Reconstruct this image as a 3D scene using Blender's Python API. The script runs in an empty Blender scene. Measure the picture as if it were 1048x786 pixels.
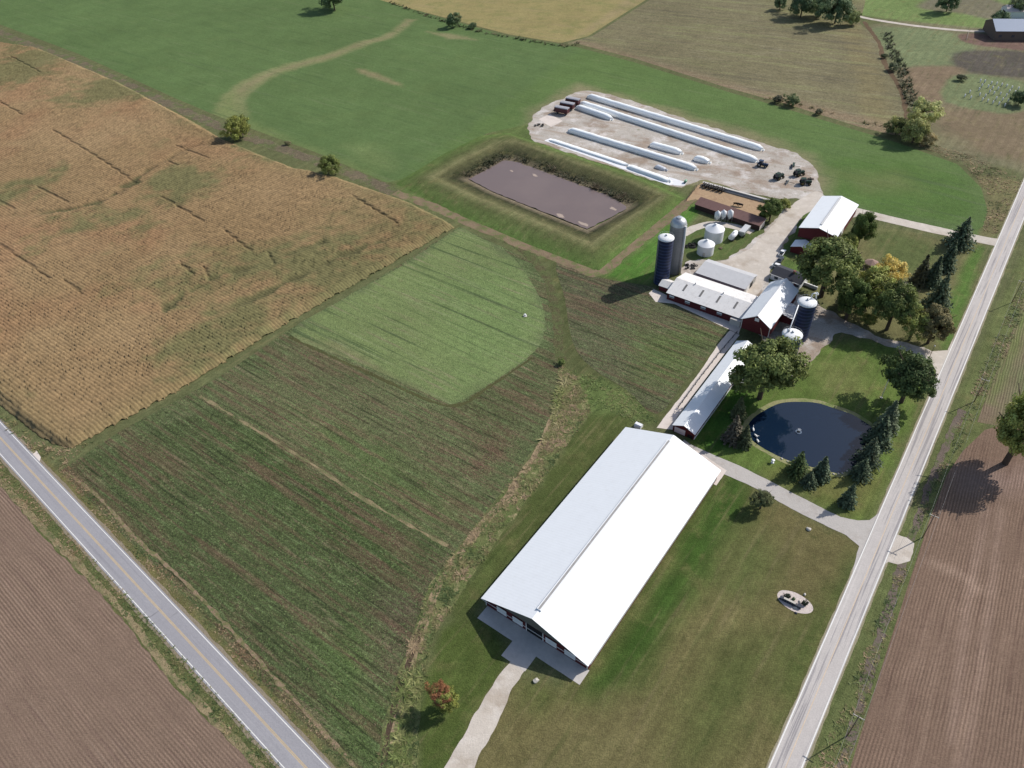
import bpy, bmesh, math, random
import numpy as np
from mathutils import Vector, Matrix
C = bpy.context.scene.collection
rnd = random.Random(7); rng = np.random.default_rng(7)
R_ = math.radians
# ------------------------------------------------------------------ camera and survey
F_, P_, RO, CXY, H = 766.0, R_(42.0), R_(2.8), (524.0, 393.0), 180.0
FW = np.array([0, math.cos(P_), -math.sin(P_)])
R0 = np.array([1.0, 0, 0]); U0 = np.array([0, math.sin(P_), math.cos(P_)])
RV = R0*math.cos(RO) - U0*math.sin(RO); UV = R0*math.sin(RO) + U0*math.cos(RO)
def at(u, v, z=0.0):
    d = FW*F_ + RV*(u-CXY[0]) - UV*(v-CXY[1])
    t = (z-H)/d[2]
    return np.array([t*d[0], t*d[1], z])
def mpp(u, v): return float(np.linalg.norm(at(u, v)-np.array([0, 0, H]))/F_)   # metres per picture pixel
def W(pts): return np.array([at(*p)[:2] for p in pts])
cam_d = bpy.data.cameras.new('camera'); cam = bpy.data.objects.new('camera', cam_d); C.objects.link(cam)
M = Matrix.Identity(4)
for i in range(3):
    M[i][0] = RV[i]; M[i][1] = UV[i]; M[i][2] = -FW[i]
M[2][3] = H
cam.matrix_world = M
cam_d.sensor_fit = 'HORIZONTAL'; cam_d.sensor_width = 36; cam_d.lens = 36*F_/1048
cam_d.clip_start = 1; cam_d.clip_end = 20000
bpy.context.scene.camera = cam
AZ = 37.8                                   # the farm's common axis, degrees from +y
# ------------------------------------------------------------------ light
sc = bpy.context.scene
sc.view_settings.view_transform = 'Standard'; sc.view_settings.look = 'None'; sc.view_settings.exposure = 0; sc.view_settings.gamma = 1
world = bpy.data.worlds.new('World'); sc.world = world; world.use_nodes = True
nt = world.node_tree; bg = nt.nodes['Background']
sky = nt.nodes.new('ShaderNodeTexSky'); sky.sky_type = 'NISHITA'; sky.sun_disc = False
SAZ, SEL = 66.0, 40.0
sky.sun_elevation = R_(SEL); sky.sun_rotation = R_(SAZ); sky.air_density = 1.0; sky.dust_density = 1.5
nt.links.new(sky.outputs[0], bg.inputs[0]); bg.inputs[1].default_value = 0.13
sd = bpy.data.lights.new('sun', 'SUN'); sd.energy = 4.6; sd.angle = R_(0.5); sd.color = (1, .955, .89)
so = bpy.data.objects.new('sun', sd); C.objects.link(so)
sdir = Vector((math.sin(R_(SAZ))*math.cos(R_(SEL)), math.cos(R_(SAZ))*math.cos(R_(SEL)), math.sin(R_(SEL))))
so.rotation_euler = sdir.to_track_quat('Z', 'Y').to_euler(); so.location = (0, 0, 300)
# ------------------------------------------------------------------ colour helpers
def L1(c): c /= 255; return c/12.92 if c <= .04045 else ((c+.055)/1.055)**2.4
K = 0.93
DES = .08
def rgb(r, g, b, k=K):
    c = [L1(v)*k for v in (r, g, b)]; y = .3*c[0]+.6*c[1]+.1*c[2]
    return tuple(v+(y-v)*DES for v in c)
# ------------------------------------------------------------------ node helper
class N:
    def __init__(s, name):
        s.m = bpy.data.materials.new(name); s.m.use_nodes = True; s.t = s.m.node_tree
        s.b = s.t.nodes['Principled BSDF']; s.b.inputs['Roughness'].default_value = .9
        s.b.inputs['Specular IOR Level'].default_value = .2
    def n(s, typ, **kw):
        o = s.t.nodes.new(typ)
        for k, v in kw.items(): setattr(o, k, v)
        return o
    def l(s, a, b): s.t.links.new(a, b)
    def inp(s, sock, v):
        if isinstance(v, bpy.types.NodeSocket): s.l(v, sock)
        else: sock.default_value = v
    def math(s, op, a, b=0.0, clamp=False):
        o = s.n('ShaderNodeMath', operation=op, use_clamp=clamp); s.inp(o.inputs[0], a); s.inp(o.inputs[1], b); return o.outputs[0]
    def mix(s, f, a, b, blend='MIX'):
        o = s.n('ShaderNodeMix', data_type='RGBA', blend_type=blend); s.inp(o.inputs[0], f)
        for i, v in ((6, a), (7, b)): s.inp(o.inputs[i], (*v, 1) if isinstance(v, tuple) and len(v) == 3 else v)
        return o.outputs[2]
    def pos(s): return s.n('ShaderNodeNewGeometry').outputs['Position']
    def obj(s): return s.n('ShaderNodeTexCoord').outputs['Object']
    def mapn(s, vec, rot=0.0, scale=(1, 1, 1)):
        a = s.n('ShaderNodeMapping'); s.l(vec, a.inputs[0]); a.inputs['Rotation'].default_value = (0, 0, rot)
        b = s.n('ShaderNodeMapping'); s.l(a.outputs[0], b.inputs[0]); b.inputs['Scale'].default_value = scale
        return b.outputs[0]
    def noise(s, vec, scale, detail=3.0, rough=.6):
        o = s.n('ShaderNodeTexNoise'); s.l(vec, o.inputs['Vector']); o.inputs['Scale'].default_value = scale
        o.inputs['Detail'].default_value = detail; o.inputs['Roughness'].default_value = rough; return o.outputs[0]
    def ramp(s, f, lo, hi): 
        o = s.n('ShaderNodeMapRange', interpolation_type='SMOOTHSTEP'); s.inp(o.inputs[0], f); o.inputs[1].default_value = lo; o.inputs[2].default_value = hi; return o.outputs[0]
    def bump(s, h, st=.5, dist=.1):
        o = s.n('ShaderNodeBump'); s.l(h, o.inputs['Height']); o.inputs['Strength'].default_value = st; o.inputs['Distance'].default_value = dist
        s.l(o.outputs[0], s.b.inputs['Normal'])
    def scalecol(s, c, f):
        o = s.n('ShaderNodeVectorMath', operation='SCALE'); s.inp(o.inputs[0], c); s.inp(o.inputs['Scale'], f); return o.outputs[0]
def attr(s): return s.n('ShaderNodeAttribute', attribute_name='col').outputs['Color']
def ground_mat(name, col=None, vary=((.02, .25), (.2, .3), (1.6, .5)), rows=None, streak=None, mottle=None, bump=.6):
    """soil and plant cover: colour (painted attribute or given) broken up by patches, drill rows, streaks and mottling"""
    s = N(name); p = s.pos()
    c = attr(s) if col is None else s.mix(0.0, col, col)
    for (m2, sc_, lo, hi, amt) in (mottle or ()):
        c = s.mix(s.math('MULTIPLY', s.ramp(s.noise(p, sc_, 4, .65), lo, hi), amt), c, m2)
    for (az, sx, sy, lo, hi, c2, amt) in (streak or ()):
        v = s.mapn(p, R_(az), (sx, sy, 1))
        c = s.mix(s.math('MULTIPLY', s.ramp(s.noise(v, 1.0, 5, .62), lo, hi), amt), c, c2)
    f = None; hb = None
    for sc_, a in vary:
        nn = s.noise(p, sc_, 3, .65); hb = nn
        t = s.math('ADD', s.math('MULTIPLY', s.math('SUBTRACT', nn, .5), 2*a), 1.0)
        f = t if f is None else s.math('MULTIPLY', f, t)
    for (az, spacing, amp) in (rows or ()):
        v = s.mapn(p, R_(az), (1, 1, 1)); x = s.n('ShaderNodeSeparateXYZ'); s.l(v, x.inputs[0])
        wob = s.math('MULTIPLY', s.math('SUBTRACT', s.noise(p, .05, 2), .5), spacing*1.5)
        w = s.math('SINE', s.math('MULTIPLY', s.math('ADD', x.outputs[0], wob), 2*math.pi/spacing))
        am = s.math('MULTIPLY', s.ramp(s.noise(p, .03, 3), .3, .65), amp)
        f = s.math('MULTIPLY', f, s.math('ADD', s.math('MULTIPLY', w, am), 1.0))
    c = s.scalecol(c, s.math('MAXIMUM', f, .12))
    s.l(c, s.b.inputs['Base Color'])
    s.b.inputs['Specular IOR Level'].default_value = .05
    if bump: s.bump(s.noise(p, 2.2, 4, .7), bump, .5)
    return s.m
def solid(name, col, rough=.6, metal=0.0, var=.12, scale=1.5, spec=.3, streaks=0.0):
    s = N(name); p = s.obj()
    f = s.math('ADD', s.math('MULTIPLY', s.math('SUBTRACT', s.noise(p, scale, 4, .65), .5), 2*var), 1.0)
    if streaks:
        f = s.math('MULTIPLY', f, s.math('ADD', s.math('MULTIPLY', s.math('SUBTRACT', s.noise(s.mapn(p, 0, (3, 3, .15)), 1.0, 3), .5), 2*streaks), 1.0))
    s.l(s.scalecol(s.mix(0.0, col, col), f), s.b.inputs['Base Color'])
    s.b.inputs['Roughness'].default_value = rough; s.b.inputs['Metallic'].default_value = metal; s.b.inputs['Specular IOR Level'].default_value = spec
    return s.m
def ribbed(name, col, axis='Y', pitch=.9, amp=.06, rough=.5, var=.06, stain=None, bump=.4):
    """sheet metal or board siding: ribs run across the chosen local axis, weather patches"""
    s = N(name); p = s.obj(); x = s.n('ShaderNodeSeparateXYZ'); s.l(p, x.inputs[0])
    w = s.math('SINE', s.math('MULTIPLY', x.outputs[axis], 2*math.pi/pitch))
    rib = s.math('POWER', s.math('ABSOLUTE', w), 6.0)
    f = s.math('ADD', s.math('MULTIPLY', rib, -amp), 1.0)
    f = s.math('MULTIPLY', f, s.math('ADD', s.math('MULTIPLY', s.math('SUBTRACT', s.noise(p, .35, 5, .65), .5), 2*var), 1.0))
    c = s.mix(0.0, col, col)
    if stain: c = s.mix(s.math('MULTIPLY', s.ramp(s.noise(p, .6, 5, .7), .5, .75), stain[1]), c, stain[0])
    s.l(s.scalecol(c, f), s.b.inputs['Base Color']); s.b.inputs['Roughness'].default_value = rough
    if bump: s.bump(rib, bump, .04)
    return s.m
def leaf_mat(name):
    s = N(name); oi = s.n('ShaderNodeObjectInfo')
    c = s.mix(1.0, attr(s), oi.outputs['Color'], 'MULTIPLY')
    s.l(c, s.b.inputs['Base Color']); s.b.inputs['Roughness'].default_value = .6; s.b.inputs['Specular IOR Level'].default_value = .15
    tr = s.n('ShaderNodeBsdfTranslucent'); s.l(c, tr.inputs[0]); mx = s.n('ShaderNodeMixShader'); mx.inputs[0].default_value = .22
    out = s.t.nodes['Material Output']; s.l(s.b.outputs[0], mx.inputs[1]); s.l(tr.outputs[0], mx.inputs[2]); s.l(mx.outputs[0], out.inputs[0])
    return s.m
def water_mat(name, col, rough=.05, bump=.15, scale=.7, mott=None):
    s = N(name); p = s.pos(); c = s.mix(0.0, col, col)
    if mott: c = s.mix(s.math('MULTIPLY', s.ramp(s.noise(p, mott[1], 4, .6), .4, .75), mott[2]), c, mott[0])
    s.l(c, s.b.inputs['Base Color']); s.b.inputs['Roughness'].default_value = rough; s.b.inputs['Specular IOR Level'].default_value = .5
    s.bump(s.noise(p, scale, 3), bump, .05)
    return s.m
# ------------------------------------------------------------------ object helpers
def tag(o, label=None, cat=None, group=None, kind=None):
    for k, v in (('label', label), ('category', cat), ('group', group), ('kind', kind)):
        if v: o[k] = v
    return o
def thing(name, label, cat, loc, az=0.0, group=None, scale=1.0):
    o = bpy.data.objects.new(name, None); C.objects.link(o); o.empty_display_size = .5
    o.location = (float(loc[0]), float(loc[1]), float(loc[2]) if len(loc) > 2 else 0.0); o.rotation_euler = (0, 0, -R_(az)); o.scale = (scale,)*3
    return tag(o, label, cat, group)
def dup(root, loc, az, label=None, group=None):
    r = root.copy(); C.objects.link(r); r.location = (float(loc[0]), float(loc[1]), float(loc[2]) if len(loc) > 2 else 0.0); r.rotation_euler = (0, 0, -R_(az))
    if label: r['label'] = label
    if group: r['group'] = group
    for ch in list(root.children):
        c = ch.copy(); C.objects.link(c); c.parent = r
        for g in list(ch.children):
            d = g.copy(); C.objects.link(d); d.parent = c
    return r
def mesh_from(name, V, Fc, mat, parent=None, col=None, smooth=False):
    me = bpy.data.meshes.new(name); me.from_pydata([tuple(map(float, v)) for v in V], [], [tuple(map(int, f)) for f in Fc]); me.update()
    if mat: me.materials.append(mat)
    if smooth:
        me.polygons.foreach_set('use_smooth', [True]*len(me.polygons))
    if col is not None: setcol(me, col)
    o = bpy.data.objects.new(name, me); C.objects.link(o)
    if parent: o.parent = parent
    return o
def setcol(me, col):
    a = me.color_attributes.new('col', 'FLOAT_COLOR', 'POINT')
    arr = np.ones((len(me.vertices), 4), dtype=np.float32); arr[:, :3] = col; a.data.foreach_set('color', arr.ravel())
def fast_mesh(name, V, Fc, mat, col=None, parent=None, smooth=False):
    """numpy route for big meshes; every face has the same corner count"""
    V = np.asarray(V, np.float32); Fc = np.asarray(Fc, np.int32); k = Fc.shape[1]
    me = bpy.data.meshes.new(name); me.vertices.add(len(V)); me.vertices.foreach_set('co', V.ravel())
    me.loops.add(Fc.size); me.loops.foreach_set('vertex_index', Fc.ravel())
    me.polygons.add(len(Fc)); me.polygons.foreach_set('loop_start', np.arange(0, Fc.size, k, dtype=np.int32)); me.polygons.foreach_set('loop_total', np.full(len(Fc), k, np.int32))
    if smooth: me.polygons.foreach_set('use_smooth', np.ones(len(Fc), bool))
    me.update(calc_edges=True); me.materials.append(mat)
    if col is not None: setcol(me, col)
    o = bpy.data.objects.new(name, me); C.objects.link(o)
    if parent: o.parent = parent
    return o
class MB:
    """collects boxes, tubes, prisms and lathes; build() links them as one mesh object"""
    def __init__(s): s.V = []; s.F = []; s.sm = []
    def add(s, V, Fc, sm=False):
        b = len(s.V); s.V += [tuple(v) for v in V]; s.F += [tuple(i+b for i in f) for f in Fc]; s.sm += [sm]*len(Fc); return s
    def box(s, x0, x1, y0, y1, z0, z1, m=None):
        V = [(x, y, z) for z in (z0, z1) for y in (y0, y1) for x in (x0, x1)]
        if m: V = [tuple(m @ Vector(v)) for v in V]
        return s.add(V, [(0, 2, 3, 1), (4, 5, 7, 6), (0, 1, 5, 4), (2, 6, 7, 3), (0, 4, 6, 2), (1, 3, 7, 5)])
    def tube(s, p0, p1, r0, r1=None, n=8, cap=True):
        r1 = r0 if r1 is None else r1; p0 = Vector(p0); p1 = Vector(p1); d = (p1-p0).normalized()
        a = d.orthogonal().normalized(); b = d.cross(a); V = []
        for p, r in ((p0, r0), (p1, r1)):
            for i in range(n):
                t = 2*math.pi*i/n; V.append(p+(a*math.cos(t)+b*math.sin(t))*r)
        Fc = [(i, (i+1) % n, n+(i+1) % n, n+i) for i in range(n)]
        s.add(V, Fc, True)
        if cap: s.add(V, [tuple(range(n))[::-1], tuple(range(n, 2*n))])
        return s
    def lathe(s, prof, n=24, cx=0, cy=0, sm=True):
        V = []; Fc = []
        for r, z in prof:
            for i in range(n):
                t = 2*math.pi*i/n; V.append((cx+r*math.cos(t), cy+r*math.sin(t), z))
        for j in range(len(prof)-1):
            for i in range(n): Fc.append((j*n+i, j*n+(i+1) % n, (j+1)*n+(i+1) % n, (j+1)*n+i))
        return s.add(V, Fc, sm)
    def prism(s, prof, a0, a1, axis='y', sm=False):
        """profile of (u,z) pushed along y (u is x) or along x (u is y)"""
        n = len(prof); mk = (lambda u, z, a: (u, a, z)) if axis == 'y' else (lambda u, z, a: (a, u, z))
        V = [mk(u, z, a0) for u, z in prof]+[mk(u, z, a1) for u, z in prof]
        s.add(V, [(i, (i+1) % n, n+(i+1) % n, n+i) for i in range(n)], sm)
        return s.add(V, [tuple(range(n))[::-1], tuple(range(n, 2*n))])
    def build(s, name, mat, parent=None, label=None):
        o = mesh_from(name, s.V, s.F, mat, parent); o.data.polygons.foreach_set('use_smooth', s.sm)
        bm = bmesh.new(); bm.from_mesh(o.data); bmesh.ops.remove_doubles(bm, verts=bm.verts, dist=.0005); bmesh.ops.recalc_face_normals(bm, faces=bm.faces); bm.to_mesh(o.data); bm.free()
        if label: o['label'] = label
        return o
# ------------------------------------------------------------------ polygons, noise, sheets
def smooth_poly(P, sub=6):
    P = np.asarray(P, float); n = len(P); out = []
    for i in range(n):
        p0, p1, p2, p3 = P[i-1], P[i], P[(i+1) % n], P[(i+2) % n]
        for k in range(sub):
            t = k/sub; out.append(.5*((2*p1)+(-p0+p2)*t+(2*p0-5*p1+4*p2-p3)*t*t+(-p0+3*p1-3*p2+p3)*t**3))
    return np.array(out)
def smooth_line(P, sub=8):
    P = np.asarray(P, float); Q = np.vstack([2*P[0]-P[1], P, 2*P[-1]-P[-2]]); out = []
    for i in range(1, len(Q)-2):
        p0, p1, p2, p3 = Q[i-1], Q[i], Q[i+1], Q[i+2]
        for k in range(sub):
            t = k/sub; out.append(.5*((2*p1)+(-p0+p2)*t+(2*p0-5*p1+4*p2-p3)*t*t+(-p0+3*p1-3*p2+p3)*t**3))
    out.append(P[-1]); return np.array(out)
def ribbon(P, w):
    """polygon around a line of world points, width w (number or one per point)"""
    P = np.asarray(P, float); T = np.gradient(P, axis=0); T /= np.linalg.norm(T, axis=1)[:, None]; Nn = np.stack([-T[:, 1], T[:, 0]], 1)
    w = np.broadcast_to(np.asarray(w, float), (len(P),))[:, None]/2
    return np.vstack([P+Nn*w, (P-Nn*w)[::-1]])
def inside(X, Y, P):
    r = np.zeros(X.shape, bool); n = len(P)
    for i in range(n):
        x0, y0 = P[i]; x1, y1 = P[(i+1) % n]
        if y0 == y1: continue
        c = (y0 > Y) != (y1 > Y)
        r ^= c & (X < (x1-x0)*(Y-y0)/(y1-y0)+x0)
    return r
def edge_dist(X, Y, P, near=False):
    best = np.full(X.shape, 1e18); nx = np.zeros(X.shape); ny = np.zeros(X.shape); n = len(P)
    for i in range(n):
        ax, ay = P[i]; bx, by = P[(i+1) % n]; dx, dy = bx-ax, by-ay; q = dx*dx+dy*dy
        if q == 0: continue
        t = np.clip(((X-ax)*dx+(Y-ay)*dy)/q, 0, 1); px = ax+t*dx; py = ay+t*dy; d = (X-px)**2+(Y-py)**2
        m = d < best; best[m] = d[m]
        if near: nx[m] = px[m]; ny[m] = py[m]
    return (np.sqrt(best), nx, ny) if near else np.sqrt(best)
_perm = rng.random((256, 256))
def vnoise(X, Y, s):
    x = X/s; y = Y/s; xi = np.floor(x).astype(int); yi = np.floor(y).astype(int); fx = x-xi; fy = y-yi; fx = fx*fx*(3-2*fx); fy = fy*fy*(3-2*fy)
    g = lambda a, b: _perm[a & 255, b & 255]
    return (g(xi, yi)*(1-fx)+g(xi+1, yi)*fx)*(1-fy)+(g(xi, yi+1)*(1-fx)+g(xi+1, yi+1)*fx)*fy
def fbm(X, Y, s): return (vnoise(X, Y, s)+.5*vnoise(X+91, Y+17, s/2.1)+.25*vnoise(X+7, Y+203, s/4.3))/1.75
def paint(X, Y, base, regs):
    col = np.empty((len(X), 3)); col[:] = base
    for poly, c, feather, amt, wob in regs:
        lo = poly.min(0)-feather-wob; hi = poly.max(0)+feather+wob
        m = (X > lo[0]) & (X < hi[0]) & (Y > lo[1]) & (Y < hi[1])
        if not m.any(): continue
        x, y = X[m], Y[m]; d = edge_dist(x, y, poly); d[~inside(x, y, poly)] *= -1
        d += (fbm(x, y, max(wob*2.5, 3))-.5)*2*wob
        f = np.clip(d/max(feather, .01)*.5+.5, 0, 1)*amt; f = f*f*(3-2*f) if amt == 1 else f
        col[m] = col[m]*(1-f[:, None])+np.array(c)*f[:, None]
    return col
def grid_sheet(name, poly, z, step, mat, base=None, regs=(), kind='structure', label=None, cat=None, hfun=None):
    poly = np.asarray(poly); lo = poly.min(0); hi = poly.max(0)
    xs = np.arange(lo[0]-step, hi[0]+2*step, step); ys = np.arange(lo[1]-step, hi[1]+2*step, step)
    X, Y = np.meshgrid(xs, ys); cx = X[:-1, :-1]+step/2; cy = Y[:-1, :-1]+step/2
    ins = inside(cx, cy, poly); ny, nx = ins.shape
    cnt = np.zeros(X.shape, int); cnt[:-1, :-1] += ins; cnt[1:, :-1] += ins; cnt[:-1, 1:] += ins; cnt[1:, 1:] += ins
    bd = (cnt > 0) & (cnt < 4)
    d, px, py = edge_dist(X[bd], Y[bd], poly, True); ok = d < step*1.2
    xb = X[bd]; yb = Y[bd]; xb[ok] = px[ok]; yb[ok] = py[ok]; X[bd] = xb; Y[bd] = yb
    used = cnt > 0; idx = -np.ones(X.shape, int); idx[used] = np.arange(used.sum())
    r, c = np.nonzero(ins); Fc = np.stack([idx[r, c], idx[r, c+1], idx[r+1, c+1], idx[r+1, c]], 1)
    vx, vy = X[used], Y[used]; vz = np.full(len(vx), z)
    if hfun is not None: vz = vz+hfun(vx, vy)
    col = paint(vx, vy, base, regs) if base is not None else None
    o = fast_mesh(name, np.stack([vx, vy, vz], 1), Fc, mat, col)
    return tag(o, label, cat, None, kind)
def flat(name, poly, z, mat, kind='structure', label=None, cat=None, rag=0.0, seg=1.2, parent=None, rs=3.0):
    """one sheet of ground, its outline broken up by rag metres"""
    poly = np.asarray(poly)[:, :2]
    if rag:
        out = []
        for i in range(len(poly)):
            a, b = poly[i], poly[(i+1) % len(poly)]; n = max(1, int(np.linalg.norm(b-a)/seg))
            for k in range(n): out.append(a+(b-a)*k/n)
        poly = np.array(out); T = np.roll(poly, -1, 0)-np.roll(poly, 1, 0); T /= (np.linalg.norm(T, axis=1)[:, None]+1e-9)
        d = (fbm(poly[:, 0]+z*999, poly[:, 1], rs)-.5)*2*rag
        poly = poly+np.stack([-T[:, 1], T[:, 0]], 1)*d[:, None]
    bm = bmesh.new(); vs = [bm.verts.new((p[0], p[1], z)) for p in poly]
    es = [bm.edges.new((vs[i], vs[(i+1) % len(vs)])) for i in range(len(vs))]
    bmesh.ops.triangle_fill(bm, use_beauty=True, edges=es, normal=(0, 0, 1))
    for f in bm.faces:
        if f.normal.z < 0: f.normal_flip()
    me = bpy.data.meshes.new(name); bm.to_mesh(me); bm.free(); me.materials.append(mat)
    o = bpy.data.objects.new(name, me); C.objects.link(o)
    if parent: o.parent = parent
    return tag(o, label, cat, None, kind)
def scatter(poly, n):
    poly = np.asarray(poly); lo = poly.min(0); hi = poly.max(0); out = np.zeros((0, 2))
    while len(out) < n:
        p = rng.random((n*2, 2))*(hi-lo)+lo; out = np.vstack([out, p[inside(p[:, 0], p[:, 1], poly)]])
        if len(out) == 0 and n > 0: n -= 1
    return out[:n]
def tufts(name, polys, dens, hmin, hmax, cols, mat, label, cat, spread=.5, blades=5, hide=None, clump=0.0, up=1.0):
    """ground cover: thousands of leaning blade tufts"""
    pts = []
    for poly in polys:
        x, y = poly[:, 0], poly[:, 1]; A = .5*abs(np.dot(x, np.roll(y, 1))-np.dot(y, np.roll(x, 1))); pts.append(scatter(poly, int(A*dens)))
    P = np.vstack(pts)
    if clump: P = P[fbm(P[:, 0], P[:, 1], 6.0) > clump]
    if hide is not None:
        for h in hide: P = P[~inside(P[:, 0], P[:, 1], h)]
    n = len(P); h = (hmin+(hmax-hmin)*rng.random(n)**1.6)*(.6+.8*fbm(P[:, 0], P[:, 1], 9)); cols = np.array(cols)
    ci = np.clip((fbm(P[:, 0]+50, P[:, 1]-30, 7.0)*1.6-.3+.35*(rng.random(n)-.5))*len(cols), 0, len(cols)-1).astype(int); base = cols[ci]*(.65+.7*rng.random((n, 1)))
    V = np.zeros((n, blades, 3, 3)); Cc = np.zeros((n, blades, 3, 3))
    for b in range(blades):
        a = rng.random(n)*6.283; w = h*(.13+.13*rng.random(n)); l = h*spread*1.5*(.5+rng.random(n)); hh = h*up*(.28+.32*rng.random(n))
        ca, sa = np.cos(a), np.sin(a)
        V[:, b, 0] = np.stack([P[:, 0]-sa*w, P[:, 1]+ca*w, np.zeros(n)+.02], 1); V[:, b, 1] = np.stack([P[:, 0]+sa*w, P[:, 1]-ca*w, np.zeros(n)+.02], 1)
        V[:, b, 2] = np.stack([P[:, 0]+ca*l, P[:, 1]+sa*l, hh], 1)
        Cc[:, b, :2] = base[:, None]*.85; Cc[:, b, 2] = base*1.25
    V = V.reshape(-1, 3); Fc = np.arange(len(V)).reshape(-1, 3)
    o = fast_mesh(name, V, Fc, mat, Cc.reshape(-1, 3))
    return tag(o, label, cat, None, 'stuff')
# ================================================================== THE GROUND
G_lawn = ground_mat('grass_ground', vary=((.03, .30), (.25, .40), (1.1, .45), (3.2, .75)), rows=((AZ, 5.2, .08), (AZ, 1.7, .05)), streak=((AZ, .5, .03, .52, .7, rgb(122, 112, 78), .40), (AZ, .35, .04, .55, .72, rgb(60, 78, 36), .35)),
    mottle=((rgb(112, 106, 66), .12, .52, .75, .55), (rgb(52, 72, 30), .3, .55, .8, .5)))
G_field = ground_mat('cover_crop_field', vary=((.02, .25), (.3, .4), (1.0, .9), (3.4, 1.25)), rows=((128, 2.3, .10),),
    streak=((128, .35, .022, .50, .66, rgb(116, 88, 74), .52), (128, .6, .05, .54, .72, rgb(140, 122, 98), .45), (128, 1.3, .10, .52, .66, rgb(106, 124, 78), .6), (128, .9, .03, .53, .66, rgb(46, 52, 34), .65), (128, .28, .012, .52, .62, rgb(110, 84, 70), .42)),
    mottle=((rgb(44, 48, 36), 1.9, .52, .66, .8), (rgb(112, 138, 76), 1.3, .54, .7, .75), (rgb(150, 132, 110), 2.3, .6, .7, .7)), bump=.9)  # darkest streak and mottle tones paint in the shadows among plant clumps
G_hay = ground_mat('cut_hay_field', vary=((.03, .2), (.3, .3), (1.0, .5), (3.2, .9)), rows=((128, 3.1, .06),),
    streak=((128, .42, .008, .55, .66, rgb(72, 88, 56), .8), (128, .9, .02, .54, .68, rgb(138, 146, 104), .55), (128, .5, .03, .55, .7, rgb(142, 126, 104), .5)), mottle=((rgb(66, 86, 50), 1.4, .53, .7, .75), (rgb(128, 122, 88), .25, .6, .8, .5)), bump=.8)
G_alf = ground_mat('alfalfa_field', vary=((.012, .22), (.08, .2), (.6, .3), (1.6, .5)), rows=((128, 4.5, .03),), streak=((128, .3, .02, .54, .7, rgb(112, 122, 84), .35), (128, .3, .015, .54, .7, rgb(64, 86, 54), .35)),
    mottle=((rgb(98, 116, 66), .05, .5, .75, .5), (rgb(58, 86, 44), .4, .5, .75, .4)))
G_stub = ground_mat('stubble_field', vary=((.012, .3), (.15, .3), (.6, .5), (1.6, .7)), rows=((118, 7, .05),),
    streak=((118, .14, .012, .50, .64, rgb(130, 130, 88), .65), (118, .2, .016, .52, .68, rgb(100, 93, 76), .65), (118, .5, .03, .55, .68, rgb(150, 144, 116), .5)), mottle=((rgb(84, 84, 68), .5, .54, .7, .6),))
G_soy = ground_mat('ripe_bean_field', vary=((.02, .2), (.2, .2), (.6, .3), (1.5, .5)), streak=((118, .2, .02, .5, .7, rgb(150, 132, 96), .5), (118, .3, .02, .55, .7, rgb(120, 122, 82), .5)), mottle=((rgb(112, 118, 66), .06, .45, .7, .6),))
G_plow_l = ground_mat('tilled_soil_left', col=rgb(128, 107, 91), vary=((.015, .12), (.2, .14), (1.0, .25), (3.4, .5)), rows=((131.0, .80, .30), (131.0, 6.1, .05)),
    streak=((130.5, .3, .01, .55, .7, rgb(146, 126, 110), .5), (130.5, .9, .03, .5, .7, rgb(112, 90, 80), .5)), bump=.5)
G_plow_r = ground_mat('tilled_soil_right', vary=((.015, .18), (.2, .16), (1.0, .3), (3.4, .6)), rows=((34.5, .80, .28),),
    streak=((34.5, .3, .012, .52, .7, rgb(146, 122, 104), .5), (34.5, 1.0, .04, .5, .7, rgb(98, 76, 66), .5)), bump=.5)
G_past = ground_mat('rough_pasture', vary=((.02, .25), (.2, .35), (.6, .5), (1.6, .7)),
    mottle=((rgb(128, 118, 88), .08, .5, .72, .6), (rgb(100, 86, 72), .16, .55, .75, .5), (rgb(88, 108, 66), .05, .5, .7, .5), (rgb(66, 72, 50), .6, .55, .75, .6)), bump=.9)
G_gravel = ground_mat('gravel', col=rgb(196, 186, 174), vary=((.05, .14), (.5, .12), (4, .14)), mottle=((rgb(164, 148, 130), .08, .48, .72, .65), (rgb(214, 206, 196), .3, .5, .7, .5), (rgb(150, 140, 122), .8, .6, .8, .4)), bump=.3)
G_pad = ground_mat('dirty_gravel', col=rgb(180, 172, 162), vary=((.05, .2), (.5, .25), (1.5, .3), (3.5, .4)), streak=((118, .25, .02, .5, .66, rgb(158, 138, 120), .6),), mottle=((rgb(146, 126, 108), .06, .46, .66, .8), (rgb(208, 202, 198), .1, .5, .68, .7), (rgb(124, 112, 92), .5, .55, .7, .6), (rgb(112, 116, 78), .16, .62, .72, .7)), bump=.3)
G_dirt = ground_mat('bare_dirt', col=rgb(134, 116, 92), vary=((.06, .25), (.5, .35), (3, .5)), mottle=((rgb(104, 90, 72), .12, .48, .68, .7), (rgb(98, 110, 62), .25, .46, .62, .85)))
G_lot = ground_mat('cattle_lot_dirt', col=rgb(176, 148, 116), vary=((.06, .14), (.6, .2), (3, .2)), mottle=((rgb(146, 116, 92), .12, .5, .7, .6), (rgb(120, 98, 76), .5, .6, .75, .5)))
G_conc = ground_mat('concrete', col=rgb(214, 202, 192), vary=((.06, .1), (.6, .08), (3, .08)), mottle=((rgb(176, 166, 156), .2, .5, .75, .5),), bump=.15)
G_asph = ground_mat('asphalt', col=rgb(152, 150, 154), vary=((.04, .10), (.5, .08), (3, .2)), streak=((132.4, .9, .01, .5, .7, rgb(134, 132, 138), .7), (132.4, .7, .008, .55, .7, rgb(166, 164, 166), .5), (42, .5, .02, .66, .7, rgb(120, 118, 122), .7)), bump=.15)
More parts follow.
